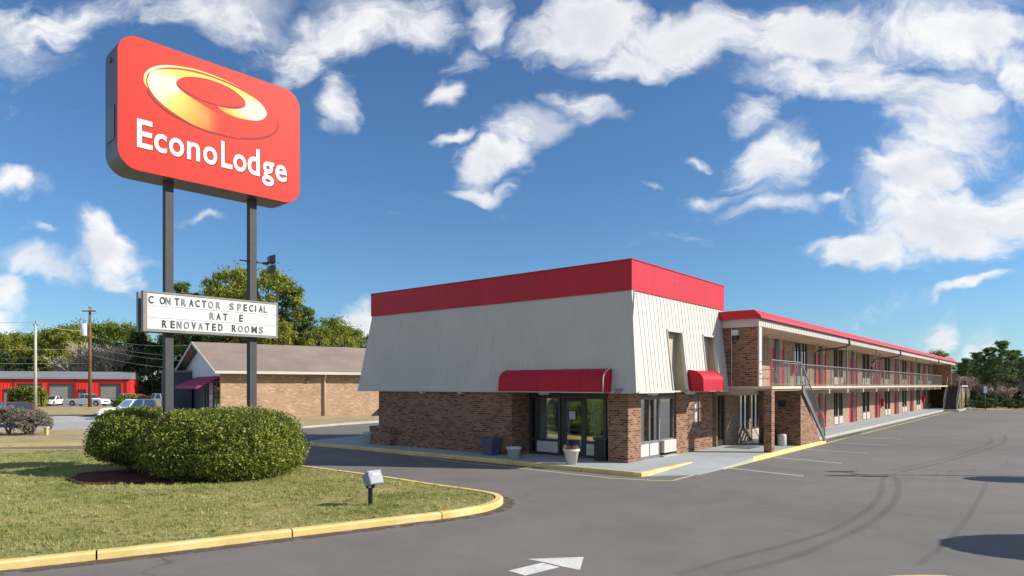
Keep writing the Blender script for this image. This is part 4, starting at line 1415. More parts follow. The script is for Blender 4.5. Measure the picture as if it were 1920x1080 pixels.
    for z0_, z1_ in ((.03, .33), (-.30, -.03)):
        b = [c + sd * -.2 + Zv * (z0_ + .04), c + sd * .2 + Zv * (z0_ + .04), c + sd * .2 + Zv * (z1_ - .06), c + sd * -.2 + Zv * (z1_ - .06)]
        t = [c + f2 * .2 + sd * -.26 + Zv * z0_, c + f2 * .2 + sd * .26 + Zv * z0_, c + f2 * .2 + sd * .26 + Zv * z1_, c + f2 * .2 + sd * -.26 + Zv * z1_]
        hd.hexa(b, t)
    hd.build('lamp_head', 'black_plastic', fl)


pylon()


# ================================================================== SHRUBS
def bush(loc, rx, ry, h, n, label, seed, skirt=0.0, stems=0, flat=.7, leaf=.043, red=None):
    r = np.random.default_rng(seed)
    root = empty('shrub', loc, 0, label, 'shrub')

    def shell(n, lo_, hi_):
        d = r.normal(size=(n, 3))
        d[:, 2] = np.where(r.uniform(size=n) < .62, np.abs(d[:, 2]), -np.abs(d[:, 2]) * .8)
        d /= np.linalg.norm(d, axis=1)[:, None]
        e = 2.7
        k = (np.abs(d[:, 0]) ** e + np.abs(d[:, 1]) ** e + np.abs(d[:, 2]) ** e) ** (-1 / e)
        lump = np.array([mnoise.noise(Vector(q * 2.3 + seed)) * .05 + mnoise.noise(Vector(q * 7.5 + seed)) * .045 for q in d])
        rad = k * (1 + lump) * r.uniform(lo_, hi_, n)
        p = d * rad[:, None]
        zc = skirt + (h - skirt) * .42
        up = np.where(p[:, 2] > 0, h - zc, (zc - skirt) * 1.15)
        q = np.stack([p[:, 0] * rx, p[:, 1] * ry, zc + p[:, 2] * up], 1)
        q[:, :2] *= np.where(p[:, 2:3] < 0, 1.06, 1.0)
        ok = q[:, 2] > skirt * .55 + .02
        return q[ok], d[ok]
    c, d = shell(n, .86, 1.03)
    u, v = rand_axes(len(c), leaf, .5, d, .9, r)
    if red is None:
        quads('foliage', c, u, v, 'bush_leaf', root)
    else:
        m = ((c - np.array(red[:3])) ** 2).sum(1) < red[3] ** 2
        m &= r.uniform(size=len(c)) < .8
        quads('foliage', c[~m], u[~m], v[~m], 'bush_leaf', root)
        quads('reddish_foliage', c[m], u[m] * 1.0, v[m] * .8, 'reddish_leaf', root)
    # stray shoots
    c, d = shell(n // 18, 1.03, 1.10)
    u, v = rand_axes(len(c), leaf, .5, d, .3, r)
    quads('shoots', c, u, v, 'bush_leaf', root)
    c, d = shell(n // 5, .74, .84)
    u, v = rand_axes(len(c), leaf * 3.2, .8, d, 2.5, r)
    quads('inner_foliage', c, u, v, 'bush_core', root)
    for k in range(max(stems, 5)):
        st = MB()
        a = 2 * math.pi * k / max(stems, 5) + r.uniform(-.3, .3)
        q = Vector((math.cos(a) * rx * .35, math.sin(a) * ry * .35, 0))
        t = Vector((math.cos(a) * rx * .62, math.sin(a) * ry * .62, h * .45))
        st.tube([q, q.lerp(t, .5) + Vector((r.uniform(-.08, .08), r.uniform(-.08, .08), 0)), t], [.035, .025, .012], 6)
        st.build('stem', 'grey_bark', root)


bush((-9.3, 21.5, .13), 2.22, 1.9, 2.10, 110000, 'large clipped round green shrub under the tall roadside sign', 5, red=(-1.9, -.9, 1.8, .7))
bush((-12.5, 22.6, .13), 1.42, 1.5, 2.12, 52000, 'smaller green shrub with bare stems, left of the biggest shrub under the sign', 9, skirt=.38, stems=9)


# ================================================================== SMALL THINGS
def ground_spot():
    root = empty('ground_floodlight', (-3.44, 16.1, .125), 0, 'boxy grey floodlight on a short black stake in the lawn', 'floodlight')
    MB().box(-.045, .045, -.045, .045, 0, .44).build('stake', 'black_plastic', root)
    MB().box(-.10, .10, -.05, .05, .42, .50).build('yoke', 'dark_frame', root)
    # box turned so its glass looks up and back toward the sign
    m = Matrix.Translation((.06, 0, .66)) @ Matrix.Rotation(R(50), 4, 'Z') @ Matrix.Rotation(R(-24), 4, 'X')
    mb = MB().hexa([(-.2, -.12, -.17), (.2, -.12, -.17), (.17, .17, -.13), (-.17, .17, -.13)], [(-.2, -.12, .17), (.2, -.12, .17), (.17, .17, .13), (-.17, .17, .13)])
    mb.v = [tuple(m @ Vector(v)) for v in mb.v]
    hd = mb.build('lamp_head', 'grey_pot', root, bevel=.008)
    mb = MB().box(-.175, .175, -.132, -.121, -.15, .15)
    mb.v = [tuple(m @ Vector(v)) for v in mb.v]
    mb.build('lens', 'grey_pot', hd)
    mb = MB().box(-.10, .11, -.142, -.133, .02, .10)
    mb.v = [tuple(m @ Vector(v)) for v in mb.v]
    mb.build('plate', 'grey_metal', hd)
    MB().box(-.03, .03, -.056, -.051, .44, .49).build('bolt_plate', 'white_panel', root)


ground_spot()


def pot(a, b, prof, mat, label, square=False, plant=None, name='planter_pot', z=.146, rim=None, rot=0.0, group=None):
    w = W(a, b, z)
    root = empty(name, w, BROT + rot, label, 'bin' if 'bin' in name else 'planter', group)
    p = prof + [(prof[-1][0] * .86, prof[-1][1]), (prof[-1][0] * .82, prof[-1][1] - .06)]
    MB().lathe(p, 4 if square else 20).build('body', mat, root, bevel=.012 if square else 0)
    MB().lathe([(prof[-1][0] * .80, prof[-1][1] - .07), (prof[-1][0] * .80, prof[-1][1] - .05)], 4 if square else 16).build('soil' if 'bin' not in name else 'lid', 'soil', root)
    if plant:
        n = 260
        an = rng.uniform(0, 2 * np.pi, n)
        rr = np.sqrt(rng.uniform(0, 1, n)) * prof[-1][0] * .8
        c = np.stack([np.cos(an) * rr, np.sin(an) * rr, np.full(n, prof[-1][1] - .05)], 1)
        h = rng.uniform(.06, .24, n)
        u = np.stack([np.sin(an) * .012, np.cos(an) * .012, np.zeros(n)], 1)
        v = np.stack([np.cos(an) * .06 + rng.normal(0, .04, n), np.sin(an) * .06 + rng.normal(0, .04, n), h], 1)
        quads('plant', c, u, v, plant, root, shape='tri')


pot(-.98, 5.9, [(.32, 0), (.43, .55), (.45, .70), (.46, .72)], 'purple_pot', 'large square dark purple planter against the brick lobby wall', True, rot=R(2))
pot(-1.5, 4.25, [(.19, 0), (.27, .38), (.31, .40), (.31, .46)], 'white_pot', 'low empty white planter right of the purple one', False)
pot(-1.55, 1.48, [(.19, 0), (.27, .46), (.31, .48), (.31, .56)], 'white_pot', 'white planter with dry brown stalks before the entrance door', False, 'dry_plant')
pot(-.85, 14.0, [(.21, 0), (.30, .50), (.33, .52), (.33, .58)], 'white_pot', 'round white planter at the far end of the brick lobby wall', False)
pot(-.62, 13.98 - .75, [(.24, 0), (.36, .85), (.38, .9)], 'grey_pot', 'tall square blue-grey planter beside the far white pot', True)
pot(-.1, 14.35, [(.30, 0), (.38, .8), (.40, .84)], 'purple_pot', 'dark square planter behind the far round white pot', True)
pot(11.1, -2.12, [(.2, 0), (.22, .05), (.22, .48), (.19, .56)], 'white_pot', 'small round white bin by the brick stair wall', False, name='white_bin')
pot(10.95, -1.55, [(.32, 0), (.36, .7), (.36, .82)], 'black_plastic', 'black bin in the shade under the balcony landing', True, name='black_bin')


def trash():
    root = empty('litter_bin', W(.22, 1.22, .146), BROT, 'black litter bin standing by the entrance window and brick pillar', 'bin')
    MB().box(-.24, .24, -.26, .26, 0, .78).build('body', 'black_plastic', root, bevel=.02)
    MB().box(-.27, .27, -.29, .29, .79, .90).build('lid', 'dark_frame', root, bevel=.02)


trash()


def person():
    p = W(33.9, -1.62, 3.0)
    root = empty('person', p, BROT + R(-90), 'person in a dark jacket and pale trousers standing at the balcony railing', 'person')

    def skin(name, verts, edges, radii, mat):
        me = bpy.data.meshes.new(name)
        me.from_pydata(verts, edges, [])
        ob = bpy.data.objects.new(name, me)
        COL.objects.link(ob)
        md = ob.modifiers.new('skin', 'SKIN')
        sv = me.skin_vertices[0].data if me.skin_vertices else None
        if sv is None:
            ob.data.skin_vertices.new() if hasattr(ob.data.skin_vertices, 'new') else None
            sv = me.skin_vertices[0].data
        for i, r_ in enumerate(radii):
            sv[i].radius = (r_, r_) if not isinstance(r_, tuple) else r_
        sv[0].use_root = True
        ob.modifiers.new('sub', 'SUBSURF').levels = 2
        ob.modifiers['sub'].render_levels = 2
        dg = bpy.context.evaluated_depsgraph_get()
        m2 = bpy.data.meshes.new_from_object(ob.evaluated_get(dg))
        bpy.data.objects.remove(ob)
        bpy.data.meshes.remove(me)
        m2.materials.clear()
        m2.materials.append(M[mat])
        m2.polygons.foreach_set('use_smooth', [True] * len(m2.polygons))
        o = bpy.data.objects.new(name, m2)
        COL.objects.link(o)
        o.parent = root
        return o
    # x forward, y left
    V = [(0, 0, .95), (.02, 0, 1.12), (.05, 0, 1.35), (.07, 0, 1.45), (.09, 0, 1.53), (.11, 0, 1.62), (.10, 0, 1.70),
         (.05, .19, 1.40), (.12, .25, 1.15), (.33, .22, 1.12), (.40, .21, 1.12), (.05, -.19, 1.40), (.12, -.25, 1.15), (.33, -.22, 1.12), (.40, -.21, 1.12),
         (0, .09, .88), (.01, .10, .48), (-.03, .10, .07), (.10, .11, .03), (0, -.09, .88), (.03, -.10, .48), (-.02, -.10, .07), (.11, -.11, .03)]
    E = [(0, 1), (1, 2), (2, 3), (3, 4), (4, 5), (5, 6), (2, 7), (7, 8), (8, 9), (9, 10), (2, 11), (11, 12), (12, 13), (13, 14), (0, 15), (15, 16), (16, 17), (17, 18), (0, 19), (19, 20), (20, 21), (21, 22)]
    Rr = [.12, .11, .13, .06, .055, .088, .08, .06, .045, .035, .04, .06, .045, .035, .04, .085, .055, .04, .035, .085, .055, .04, .035]
    skin('body', V, E, Rr, 'skin')
    skin('jacket', [(0, 0, .90), (.02, 0, 1.12), (.05, 0, 1.35), (.06, 0, 1.44), (.05, .20, 1.40), (.12, .26, 1.15), (.30, .22, 1.125), (.05, -.20, 1.40), (.12, -.26, 1.15), (.30, -.22, 1.125)],
         [(0, 1), (1, 2), (2, 3), (2, 4), (4, 5), (5, 6), (2, 7), (7, 8), (8, 9)], [.155, .15, .16, .085, .085, .065, .052, .085, .065, .052], 'dark_jacket')
    skin('trousers', [(0, 0, .93), (0, .09, .86), (.01, .10, .48), (-.02, .10, .09), (0, -.09, .86), (.03, -.10, .48), (-.01, -.10, .09)],
         [(0, 1), (1, 2), (2, 3), (0, 4), (4, 5), (5, 6)], [.14, .105, .075, .065, .105, .075, .065], 'pale_trousers')
    skin('hair', [(.06, 0, 1.66), (.06, 0, 1.73), (.12, 0, 1.76)], [(0, 1), (1, 2)], [.09, .095, .07], 'hair_dark')


person()


# ================================================================== NEIGHBOURS
def shop():
    ax = Vector((.788, .616, 0)).normalized()
    root = empty('brick_shop', (-25.5, 58, 0), math.atan2(ax.y, ax.x), 'one-storey tan brick shop with brown gable roof and magenta front awning', 'building')
    Wd, L, ze, zr = 14.6, 34, 4.35, 6.95
    w = MB()
    MB().box(.0, L, 0, .3, .05, ze).build('brick_wall', 'brick_shop', root)
    MB().box(0, L, Wd - .3, Wd, .05, ze).build('brick_wall', 'brick_shop', root)
    MB().box(L - .3, L, .301, Wd - .301, .05, ze).build('brick_wall', 'brick_shop', root)
    g = MB()
    g.add([(.1, 0, ze - .6), (.1, Wd, ze - .6), (.1, Wd, ze + .1), (.1, Wd / 2, zr - .15), (.1, 0, ze + .1)], [(4, 3, 2, 1, 0)])
    g.add([(.4, 0, ze - .6), (.4, Wd, ze - .6), (.4, Wd, ze + .1), (.4, Wd / 2, zr - .15), (.4, 0, ze + .1)], [(0, 1, 2, 3, 4)])
    g.build('gable', 'gable_blue', root)
    rf = MB()
    oh = .85
    sl_ = (zr - ze) / (Wd / 2)
    for s in (1, -1):
        y0 = -oh if s > 0 else Wd + oh
        z0 = ze + .12 - oh * sl_
        pts = [(-.7, y0, z0), (L + .5, y0, z0), (L + .5, Wd / 2, zr + .1), (-.7, Wd / 2, zr + .1)]
        if s < 0: pts = pts[::-1]
        rf.extrude(pts, (0, 0, .14))
    rf.build('roof', 'shingle', root)
    tr = MB()
    tr.box(-.7, L + .5, -oh - .09, -oh - .002, ze + .12 - oh * sl_ - .12, ze + .12 - oh * sl_ + .12)
    for s in (0, 1):
        y0, y1 = (-oh, Wd / 2) if s == 0 else (Wd + oh, Wd / 2)
        z0 = ze + .12 - oh * sl_
        tr.extrude([(-.78, y0, z0 - .08), (-.78, y1, zr + .02), (-.78, y1, zr + .26), (-.78, y0, z0 + .16)], (.075, 0, 0))
    tr.build('roof_trim', 'siding_trim', root)
    for a in (9.4,):
        MB().tube([(a, -oh, ze - .1), (a, -.45, ze - .4), (a, -.14, ze - .8), (a, -.14, .12)], .10, 8).build('downspout', 'siding_trim', root)
    MB().tube([(1.4, -.35, .05), (1.4, -.35, 1.2)], .06, 6).build('gas_pipe', 'rail_pale', root)
    MB().box(7.6, 7.95, -.22, -.001, ze - 1.0, ze - .75).build('wall_light', 'rail_metal', root)
    # front (gable end)
    f = MB()
    f.box(.1, .25, .3, .6, .05, ze - .6).box(.1, .25, 6.2, 6.5, .05, ze - .6)
    for y in (1.8, 3.0, 4.2, 5.2):
        f.box(.08, .2, y - .05, y + .05, .05, 3.4)
    f.box(.08, .2, .6, 6.2, 3.3, 3.45).box(.08, .2, .6, 6.2, .05, .3)
    f.build('front_frame', 'rail_metal', root)
    MB().box(.12, .14, .6, 6.2, .3, 3.3).build('window_pane', 'glass_mirror', root)
    MB().box(.08, .119, 3.05, 4.15, .35, 3.25, 0).build('poster', 'poster_white', root)
    pp = MB()
    for k, (y, z) in enumerate(((3.3, 2.7), (3.7, 2.9), (3.5, 2.2), (3.9, 2.35), (3.25, 1.6), (3.75, 1.5), (3.4, 1.0), (3.9, .8))):
        pp.box(.06, .079, y - .16, y + .16, z - .17, z + .17)
    pp.build('poster', 'poster_pink', root)
    MB().box(.30, .45, .3, 14.3, .05, ze - .6).build('front_wall', 'dark_siding', root)
    aw = MB()
    aw.add([(.05, .2, 3.85), (.05, 8.6, 3.85), (-1.9, 8.6, 2.95), (-1.9, .2, 2.95), (.05, .2, 3.79), (.05, 8.6, 3.79), (-1.9, 8.6, 2.72), (-1.9, .2, 2.72)], [(3, 2, 1, 0), (4, 5, 6, 7), (0, 4, 7, 3), (2, 6, 5, 1), (3, 7, 6, 2)])
    aw.build('awning', 'magenta_canvas', root)
    an = MB().box(-2.0, .09, 11, 11.2, .05, 4.3).box(-2.0, -1.8, 11.2, 14.7, .05, 4.3).box(-2.1, .09, 10.9, 14.8, 4.3, 4.42).box(-1.8, .09, 14.5, 14.7, .05, 4.3)
    an.build('side_annex', 'dark_siding', root)
    MB().box(-2.22, -2.11, 10.8, 14.9, 4.28, 4.52).box(-2.1, .09, 10.79, 10.89, 4.28, 4.52).build('annex_trim', 'rail_pale', root)


shop()


def workshop():
    root = empty('red_workshop', (-58.7, 102, 0), R(22), 'long low red metal workshop with grey roll-up doors and grey roof', 'building')
    L, h = 46.0, 4.2
    # openings (from the right-hand end, x negative)
    kk = lambda p: (p - 960) / FPX
    fx = lambda p: (58.7 + 102 * kk(p)) / (math.cos(R(22)) - kk(p) * math.sin(R(22)))
    doors = [(188, 226, .0, 3.25), (92, 136, .0, 3.25), (34, 78, .0, 3.2), (147, 160, .2, 2.3), (7, 24, 0, 2.4)]
    sp = sorted((fx(a), fx(b), z0, z1) for a, b, z0, z1 in doors)
    w = MB()
    x = -L
    for a, b, z0, z1 in sp:
        w.box(x, a, 0, .2, .02, h)
        w.box(a, b, 0, .2, z1, h)
        if z0 > .05: w.box(a, b, 0, .2, .02, z0)
        x = b
    w.box(x, 0, 0, .2, .02, h).box(-.2, 0, .2, 9, .02, h).box(-L, -L + .2, .2, 9, .02, h).box(-L, 0, 8.8, 9, .02, h)
    w.build('wall', 'red_metal', root)
    rb = MB()
    k = 0
    x = -L + .2
    while x < -.1:
        top = h
        inside = [s for s in sp if s[0] - .1 < x < s[1] + .1]
        rb.box(x - .04, x + .04, -.035, .0, inside[0][3] + .1 if inside else .05, top)
        x += .42
    rb.build('wall_ribs', 'red_metal', root)
    tr = MB()
    for p in (26, 141, 236):
        a = fx(p)
        tr.box(a - .14, a + .14, -.09, -.002, .02, h)
    for a, b, z0, z1 in sp:
        tr.box(a - .12, a, -.06, .19, .02, z1 + .12).box(b, b + .12, -.06, .19, .02, z1 + .12).box(a, b, -.06, .19, z1, z1 + .12)
    tr.box(-L, .05, -.1, -.001, h - .12, h)
    tr.build('wall_trim', 'dark_red_trim', root)
    for a, b, z0, z1 in sp:
        m = MB().box(a, b, .28, .34, .02, z1)
        if b - a > 2:
            for q in range(9):
                m.box(a, b, .262, .281, .1 + q * z1 / 9, .1 + q * z1 / 9 + .03)
        m.build('roller_door' if b - a > 2 else 'side_door', 'garage_grey', root)
    rf = MB().add([(-L - .5, -.4, h), (.15, -.4, h), (.15, 4.5, h + .95), (-L - .5, 4.5, h + .95), (.15, 9.4, h), (-L - .5, 9.4, h), (-L - .5, -.4, h - .25), (.15, -.4, h - .25), (.15, 9.4, h - .25), (-L - .5, 9.4, h - .25)],
                  [(0, 1, 2, 3), (3, 2, 4, 5), (6, 7, 1, 0), (7, 8, 4, 2, 1), (9, 6, 0, 3, 5), (8, 9, 5, 4)])
    rf.build('roof', 'roof_grey', root)


workshop()


def shed():
    root = empty('lean_to_shed', (-54.6, 108, 0), 0, 'small dark purple-grey lean-to shed right of the red workshop', 'shed')
    MB().box(0, 3.0, 0, .2, .0, 2.7).box(0, .2, .2, 5, 0, 2.7).box(6.0, 6.2, 0, 5, 0, 2.5).box(0, 6.2, 4.8, 5, 0, 2.6).build('wall', 'shed_purple', root)
    MB().hexa([(-.2, -.4, 2.72), (6.5, -.4, 2.5), (6.5, 5.2, 2.5), (-.2, 5.2, 2.72)], [(-.2, -.4, 2.85), (6.5, -.4, 2.63), (6.5, 5.2, 2.63), (-.2, 5.2, 2.85)]).build('roof', 'rail_metal', root)


shed()


# ---------------------------------------------------------------- vehicles
def car(kind, loc, rz, paintm, label, glass='car_glass', name=None):
    """x forward. kind: sedan / suv / pickup"""
    K = dict(sedan=dict(L=4.6, W=1.78, belt=.88, roof=1.43, cab=(-1.55, 1.0, -.85, .15), hood=.80, tail=.86),
             suv=dict(L=4.8, W=1.88, belt=1.05, roof=1.75, cab=(-2.2, 1.05, -1.95, .35), hood=1.0, tail=1.05),
             pickup=dict(L=5.4, W=1.9, belt=1.06, roof=1.76, cab=(-.75, 1.15, -.5, .45), hood=1.02, tail=1.02))[kind]
    L, Wd, belt, roof = K['L'], K['W'], K['belt'], K['roof']
    root = empty(name or {'sedan': 'parked_car', 'suv': 'parked_suv', 'pickup': 'pickup_truck'}[kind], loc, rz, label, {'sedan': 'car', 'suv': 'suv', 'pickup': 'pickup truck'}[kind])
    h = L / 2
    ra = .33 if kind == 'sedan' else .38
    wx = (h - .88, -h + .95)
    prof = [(-h, .35), (-h + .08, .28)]

    def arch(cx_):
        return [(cx_ + (ra + .06) * math.cos(R(t)), ra + (ra + .06) * math.sin(R(t))) for t in range(200, -21, -20)]
    prof += [(x, max(z, .26)) for x, z in arch(wx[1])] + [(x, max(z, .26)) for x, z in arch(wx[0])]
    prof += [(h - .06, .28), (h, .42), (h - .02, .68), (h - .12, K['hood'] - .08), (h - .5, K['hood']), (K['cab'][1], belt), (K['cab'][0], belt), (-h + .1, K['tail']), (-h, .75)]
    n = len(prof)
    bd = MB()
    bd.extrude([(x, -Wd / 2, z) for x, z in prof], (0, Wd, 0))
    o = bd.build('body', paintm, root, bevel=.05)
    if kind == 'pickup':
        MB().box(-h + .12, K['cab'][0] - .08, -Wd / 2 + .14, Wd / 2 - .14, belt - .01, belt + .012).build('cargo_bed', 'car_trim', root)
    c0, c1, r0, r1 = K['cab']
    hw, hr = Wd / 2 - .04, Wd / 2 - .22
    cb = MB().hexa([(c0, -hw, belt - .01), (c1, -hw, belt - .01), (c1, hw, belt - .01), (c0, hw, belt - .01)], [(r0, -hr, roof), (r1, -hr, roof), (r1, hr, roof), (r0, hr, roof)])
    cb.build('cabin', paintm, root, bevel=.06)

    def lerp(p, q, t): return tuple(p[i] * (1 - t) + q[i] * t for i in range(3))
    gl = MB()

    def pane(b0, b1, t0, t1, off):
        # quad on the sloping cabin side, kept clear of its edges
        q = [b0, b1, t1, t0]
        c_ = tuple(sum(p[i] for p in q) / 4 for i in range(3))
        q = [lerp(c_, p, .84) for p in q]
        q = [tuple(p[i] + off[i] for i in range(3)) for p in q]
        gl.add(q, [(0, 1, 2, 3)])
    e = .022
    pane((c1, -hw, belt), (c1, hw, belt), (r1, -hr, roof), (r1, hr, roof), (e, 0, e))
    pane((c0, hw, belt), (c0, -hw, belt), (r0, hr, roof), (r0, -hr, roof), (-e, 0, e))
    segs = (0, .48, 1) if kind != 'suv' else (0, .36, .68, 1)
    for s in (-1, 1):
        for i in range(len(segs) - 1):
            a, b = segs[i], segs[i + 1]
            f = lambda t, lo_: ((c0 + (c1 - c0) * t, s * hw, belt) if lo_ else (r0 + (r1 - r0) * t, s * hr, roof))
            q = (f(a, 1), f(b, 1), f(a, 0), f(b, 0)) if s < 0 else (f(b, 1), f(a, 1), f(b, 0), f(a, 0))
            pane(*q, (0, s * e, e * .4))
    gl.build('window', glass, root)
    for wx_ in wx:
        for s in (-1, 1):
            y0 = s * (Wd / 2 - .21)
            y1 = s * (Wd / 2 + .005)
            t = MB()
            m = 18
            vs = [(wx_ + ra * math.cos(2 * math.pi * k / m), y, ra + ra * math.sin(2 * math.pi * k / m)) for y in (y0, y1) for k in range(m)]
            t.add(vs, [(k, (k + 1) % m, m + (k + 1) % m, m + k) for k in range(m)] + [tuple(range(m)), tuple(range(2 * m - 1, m - 1, -1))])
            wh = t.build('wheel', 'tyre_rubber', root)
            rr = ra * .62
            t = MB()
            ys = (y1, y1 + s * .012)
            vs = [(wx_ + rr * math.cos(2 * math.pi * k / m), y, ra + rr * math.sin(2 * math.pi * k / m)) for y in ys for k in range(m)]
            t.add(vs, [(k, (k + 1) % m, m + (k + 1) % m, m + k) for k in range(m)] + [tuple(range(m)), tuple(range(2 * m - 1, m - 1, -1))])
            t.build('rim', 'rim_metal', wh)
    for s in (-1, 1):
        MB().box(h - .10, h + .012, s * Wd * .43 - .16, s * Wd * .43 + .12, .62, .76).build('headlight', 'lamp_clear', root)
        MB().box(-h - .012, -h + .08, s * Wd * .43 - .1, s * Wd * .43 + .1, .66, .84).build('tail_light', 'tail_red', root)
        MB().box(K['cab'][1] - .35, K['cab'][1] - .2, s * (Wd / 2 + .01), s * (Wd / 2 + .16), belt, belt + .14).build('mirror', paintm, root)
    MB().box(h - .02, h + .02, -.42, .42, .56, .74).build('grille', 'car_trim', root)
    MB().box(h - .05, h + .07, -Wd * .47, Wd * .47, .38, .50).build('bumper', 'car_trim' if paintm != 'car_white' else 'car_white', root)
    MB().box(-h - .07, -h + .05, -Wd * .47, Wd * .47, .40, .52).build('bumper', 'car_trim', root)
    return root


car('suv', (-37.0, 49.6, .0), R(-38), 'car_maroon', 'dark maroon car on the side drive behind the bare shrubs')
car('suv', (-34.9, 60.5, .0), R(-150), 'car_white', 'white car with blue windscreen, roof just above the left shrub', 'car_glass_blue')
car('sedan', (-67.6, 97.5, .02), R(-80), 'car_white', 'white car before a roller door, right of the boxy hedge')
car('pickup', (-61.5, 96.2, .02), R(-4), 'car_white', 'white pickup with grey bed behind the brown wooden pole')
car('pickup', (-57.6, 98.8, .02), R(-25), 'car_silver', 'silver pickup before the right-hand roller door', 'car_glass')
car('pickup', (-49.2, 92.0, .1), R(-165), 'car_silver', 'pale pickup between the round hedge and the sign post')


# ---------------------------------------------------------------- poles and wires
def poles():
    r1 = empty('utility_pole', (-57.3, 90, 0), 0, 'tall brown wooden utility pole with pale transformer can', 'utility pole')
    MB().tube([(0, 0, 0), (0, 0, 13.7)], [.24, .15], 10).build('pole', 'pole_wood', r1)
    MB().box(-.9, .9, -.2, -.08, 13.0, 13.16).build('crossarm', 'pole_wood', r1)
    ins = MB()
    for x in (-.8, 0, .8):
        ins.lathe([(.05, 0), (.08, .1), (.05, .22), (.02, .3)], 8, (x, -.14, 13.16))
    ins.tube([(.0, 0, 13.7), (-.15, 0, 14.3)], .03, 5).tube([(.4, -.1, 12.6), (1.0, -.1, 12.9)], .025, 5)
    ins.build('insulator', 'pole_pale', r1)
    MB().lathe([(.38, 0), (.43, .06), (.43, 1.55), (.36, 1.68), (.1, 1.72)], 16, (-.72, -.1, 9.7)).build('transformer', 'transformer', r1)
    MB().tube([(-.8, -.1, 11.4), (-.85, -.1, 12.0)], .05, 6).tube([(-1.25, -.1, 11.9), (-1.15, -.1, 12.2)], .06, 6).box(-.4, .0, -.16, -.06, 10.0, 10.12).box(-.4, .0, -.16, -.06, 11.0, 11.12).build('bracket', 'rail_metal', r1)
    r2 = empty('utility_pole', (-61.1, 85, 0), 0, 'slim pale grey utility pole left of the brown wooden one', 'utility pole')
    MB().tube([(0, 0, 0), (0, 0, 10.9)], [.19, .14], 10).build('pole', 'pole_pale', r2)
    MB().tube([(0, 0, 10.9), (0, 0, 11.3)], .05, 6).tube([(-.3, 0, 10.8), (.3, 0, 10.8)], .06, 6).build('insulator', 'pole_wood', r2)
    r3 = empty('utility_pole', (-33, 112, 0), 0, 'thin distant pole standing among the pines behind the shop', 'utility pole')
    MB().tube([(0, 0, 0), (0, 0, 11.0)], [.17, .12], 8).build('pole', 'pole_pale', r3)
    r4 = empty('utility_pole', (-38.9, 112, 0), 0, 'thin distant pole above the shop roof, left one', 'utility pole')
    MB().tube([(0, 0, 0), (0, 0, 11.3)], [.17, .12], 8).build('pole', 'pole_pale', r4)

    def wire(p, q, sag, label):
        pts = []
        for k in range(15):
            t = k / 14
            v = Vector(p).lerp(Vector(q), t)
            v.z -= sag * 4 * t * (1 - t)
            pts.append(v)
        o = MB().tube(pts, .028, 4).build('power_line', 'wire_metal')
        tag(o, label, 'power line', 'overhead wires')
    left = 'thin overhead wire running left from the utility poles'
    right = 'thin overhead wire running right from the wooden pole toward the shop'
    wire((-61.1, 85, 11.1), (-110, 80, 11.5), .4, 'overhead wire from the top of the slim grey pole')
    wire((-57.3, 90, 7.9), (-112, 84, 8.2), .2, left)
    wire((-57.3, 90, 6.0), (-112, 84, 6.3), .2, left)
    wire((-61.1, 85, 11.1), (-57.4, 90, 10.5), .4, 'short wire between the slim grey pole and the wooden pole')
    wire((-57.3, 90, 9.6), (-33, 76, 8.0), .8, right)
    wire((-57.3, 90, 8.8), (-30, 74, 6.4), .8, right)
    wire((-57.3, 90, 8.3), (-30, 74, 5.8), .8, right)
    wire((-57.3, 90, 7.2), (-27, 74, 4.9), .9, right)
    wire((-46, 112, 11.6), (-12, 112, 10.4), .3, 'overhead wire beyond the shop roof')
    wire((-46, 112, 10.9), (-12, 112, 9.9), .3, 'overhead wire beyond the shop roof')


poles()


def far_sign():
    root = empty('parking_sign', (56.6, 79.3, 0), 0, 'small pale blue-white parking sign on a thin post by the far trees', 'sign')
    MB().tube([(0, 0, 0), (0, 0, 3.0)], .035, 6).build('post', 'rail_metal', root)
    MB().box(-.22, .22, -.045, -.036, 2.1, 2.9).build('plate', 'sign_blue', root)
    MB().box(-.2, .2, -.052, -.046, 2.62, 2.86).box(-.2, .2, -.052, -.046, 2.14, 2.3).build('plate_band', 'white_panel', root)
    root = empty('bollard', (55.6, 81.8, 0), 0, 'yellow bollard at the far end of the long wing', 'bollard')
    MB().lathe([(.13, 0), (.13, 2.0), (.10, 2.08), (.03, 2.12)], 12).build('post', 'yellow_post', root)
    MB().lathe([(.135, 1.6), (.135, 1.75)], 12).build('band', 'white_panel', root)
    root = empty('marker_post', (-27.4, 39.0, .1), 0, 'short tan stump-like post beside the right bare shrub', 'post')
    MB().box(-.09, .09, -.09, .09, 0, .42).build('post', 'stump_tan', root, bevel=.02)
    MB().box(-.13, .13, -.13, .13, .421, .50).build('cap', 'white_pot', root, bevel=.02)


far_sign()


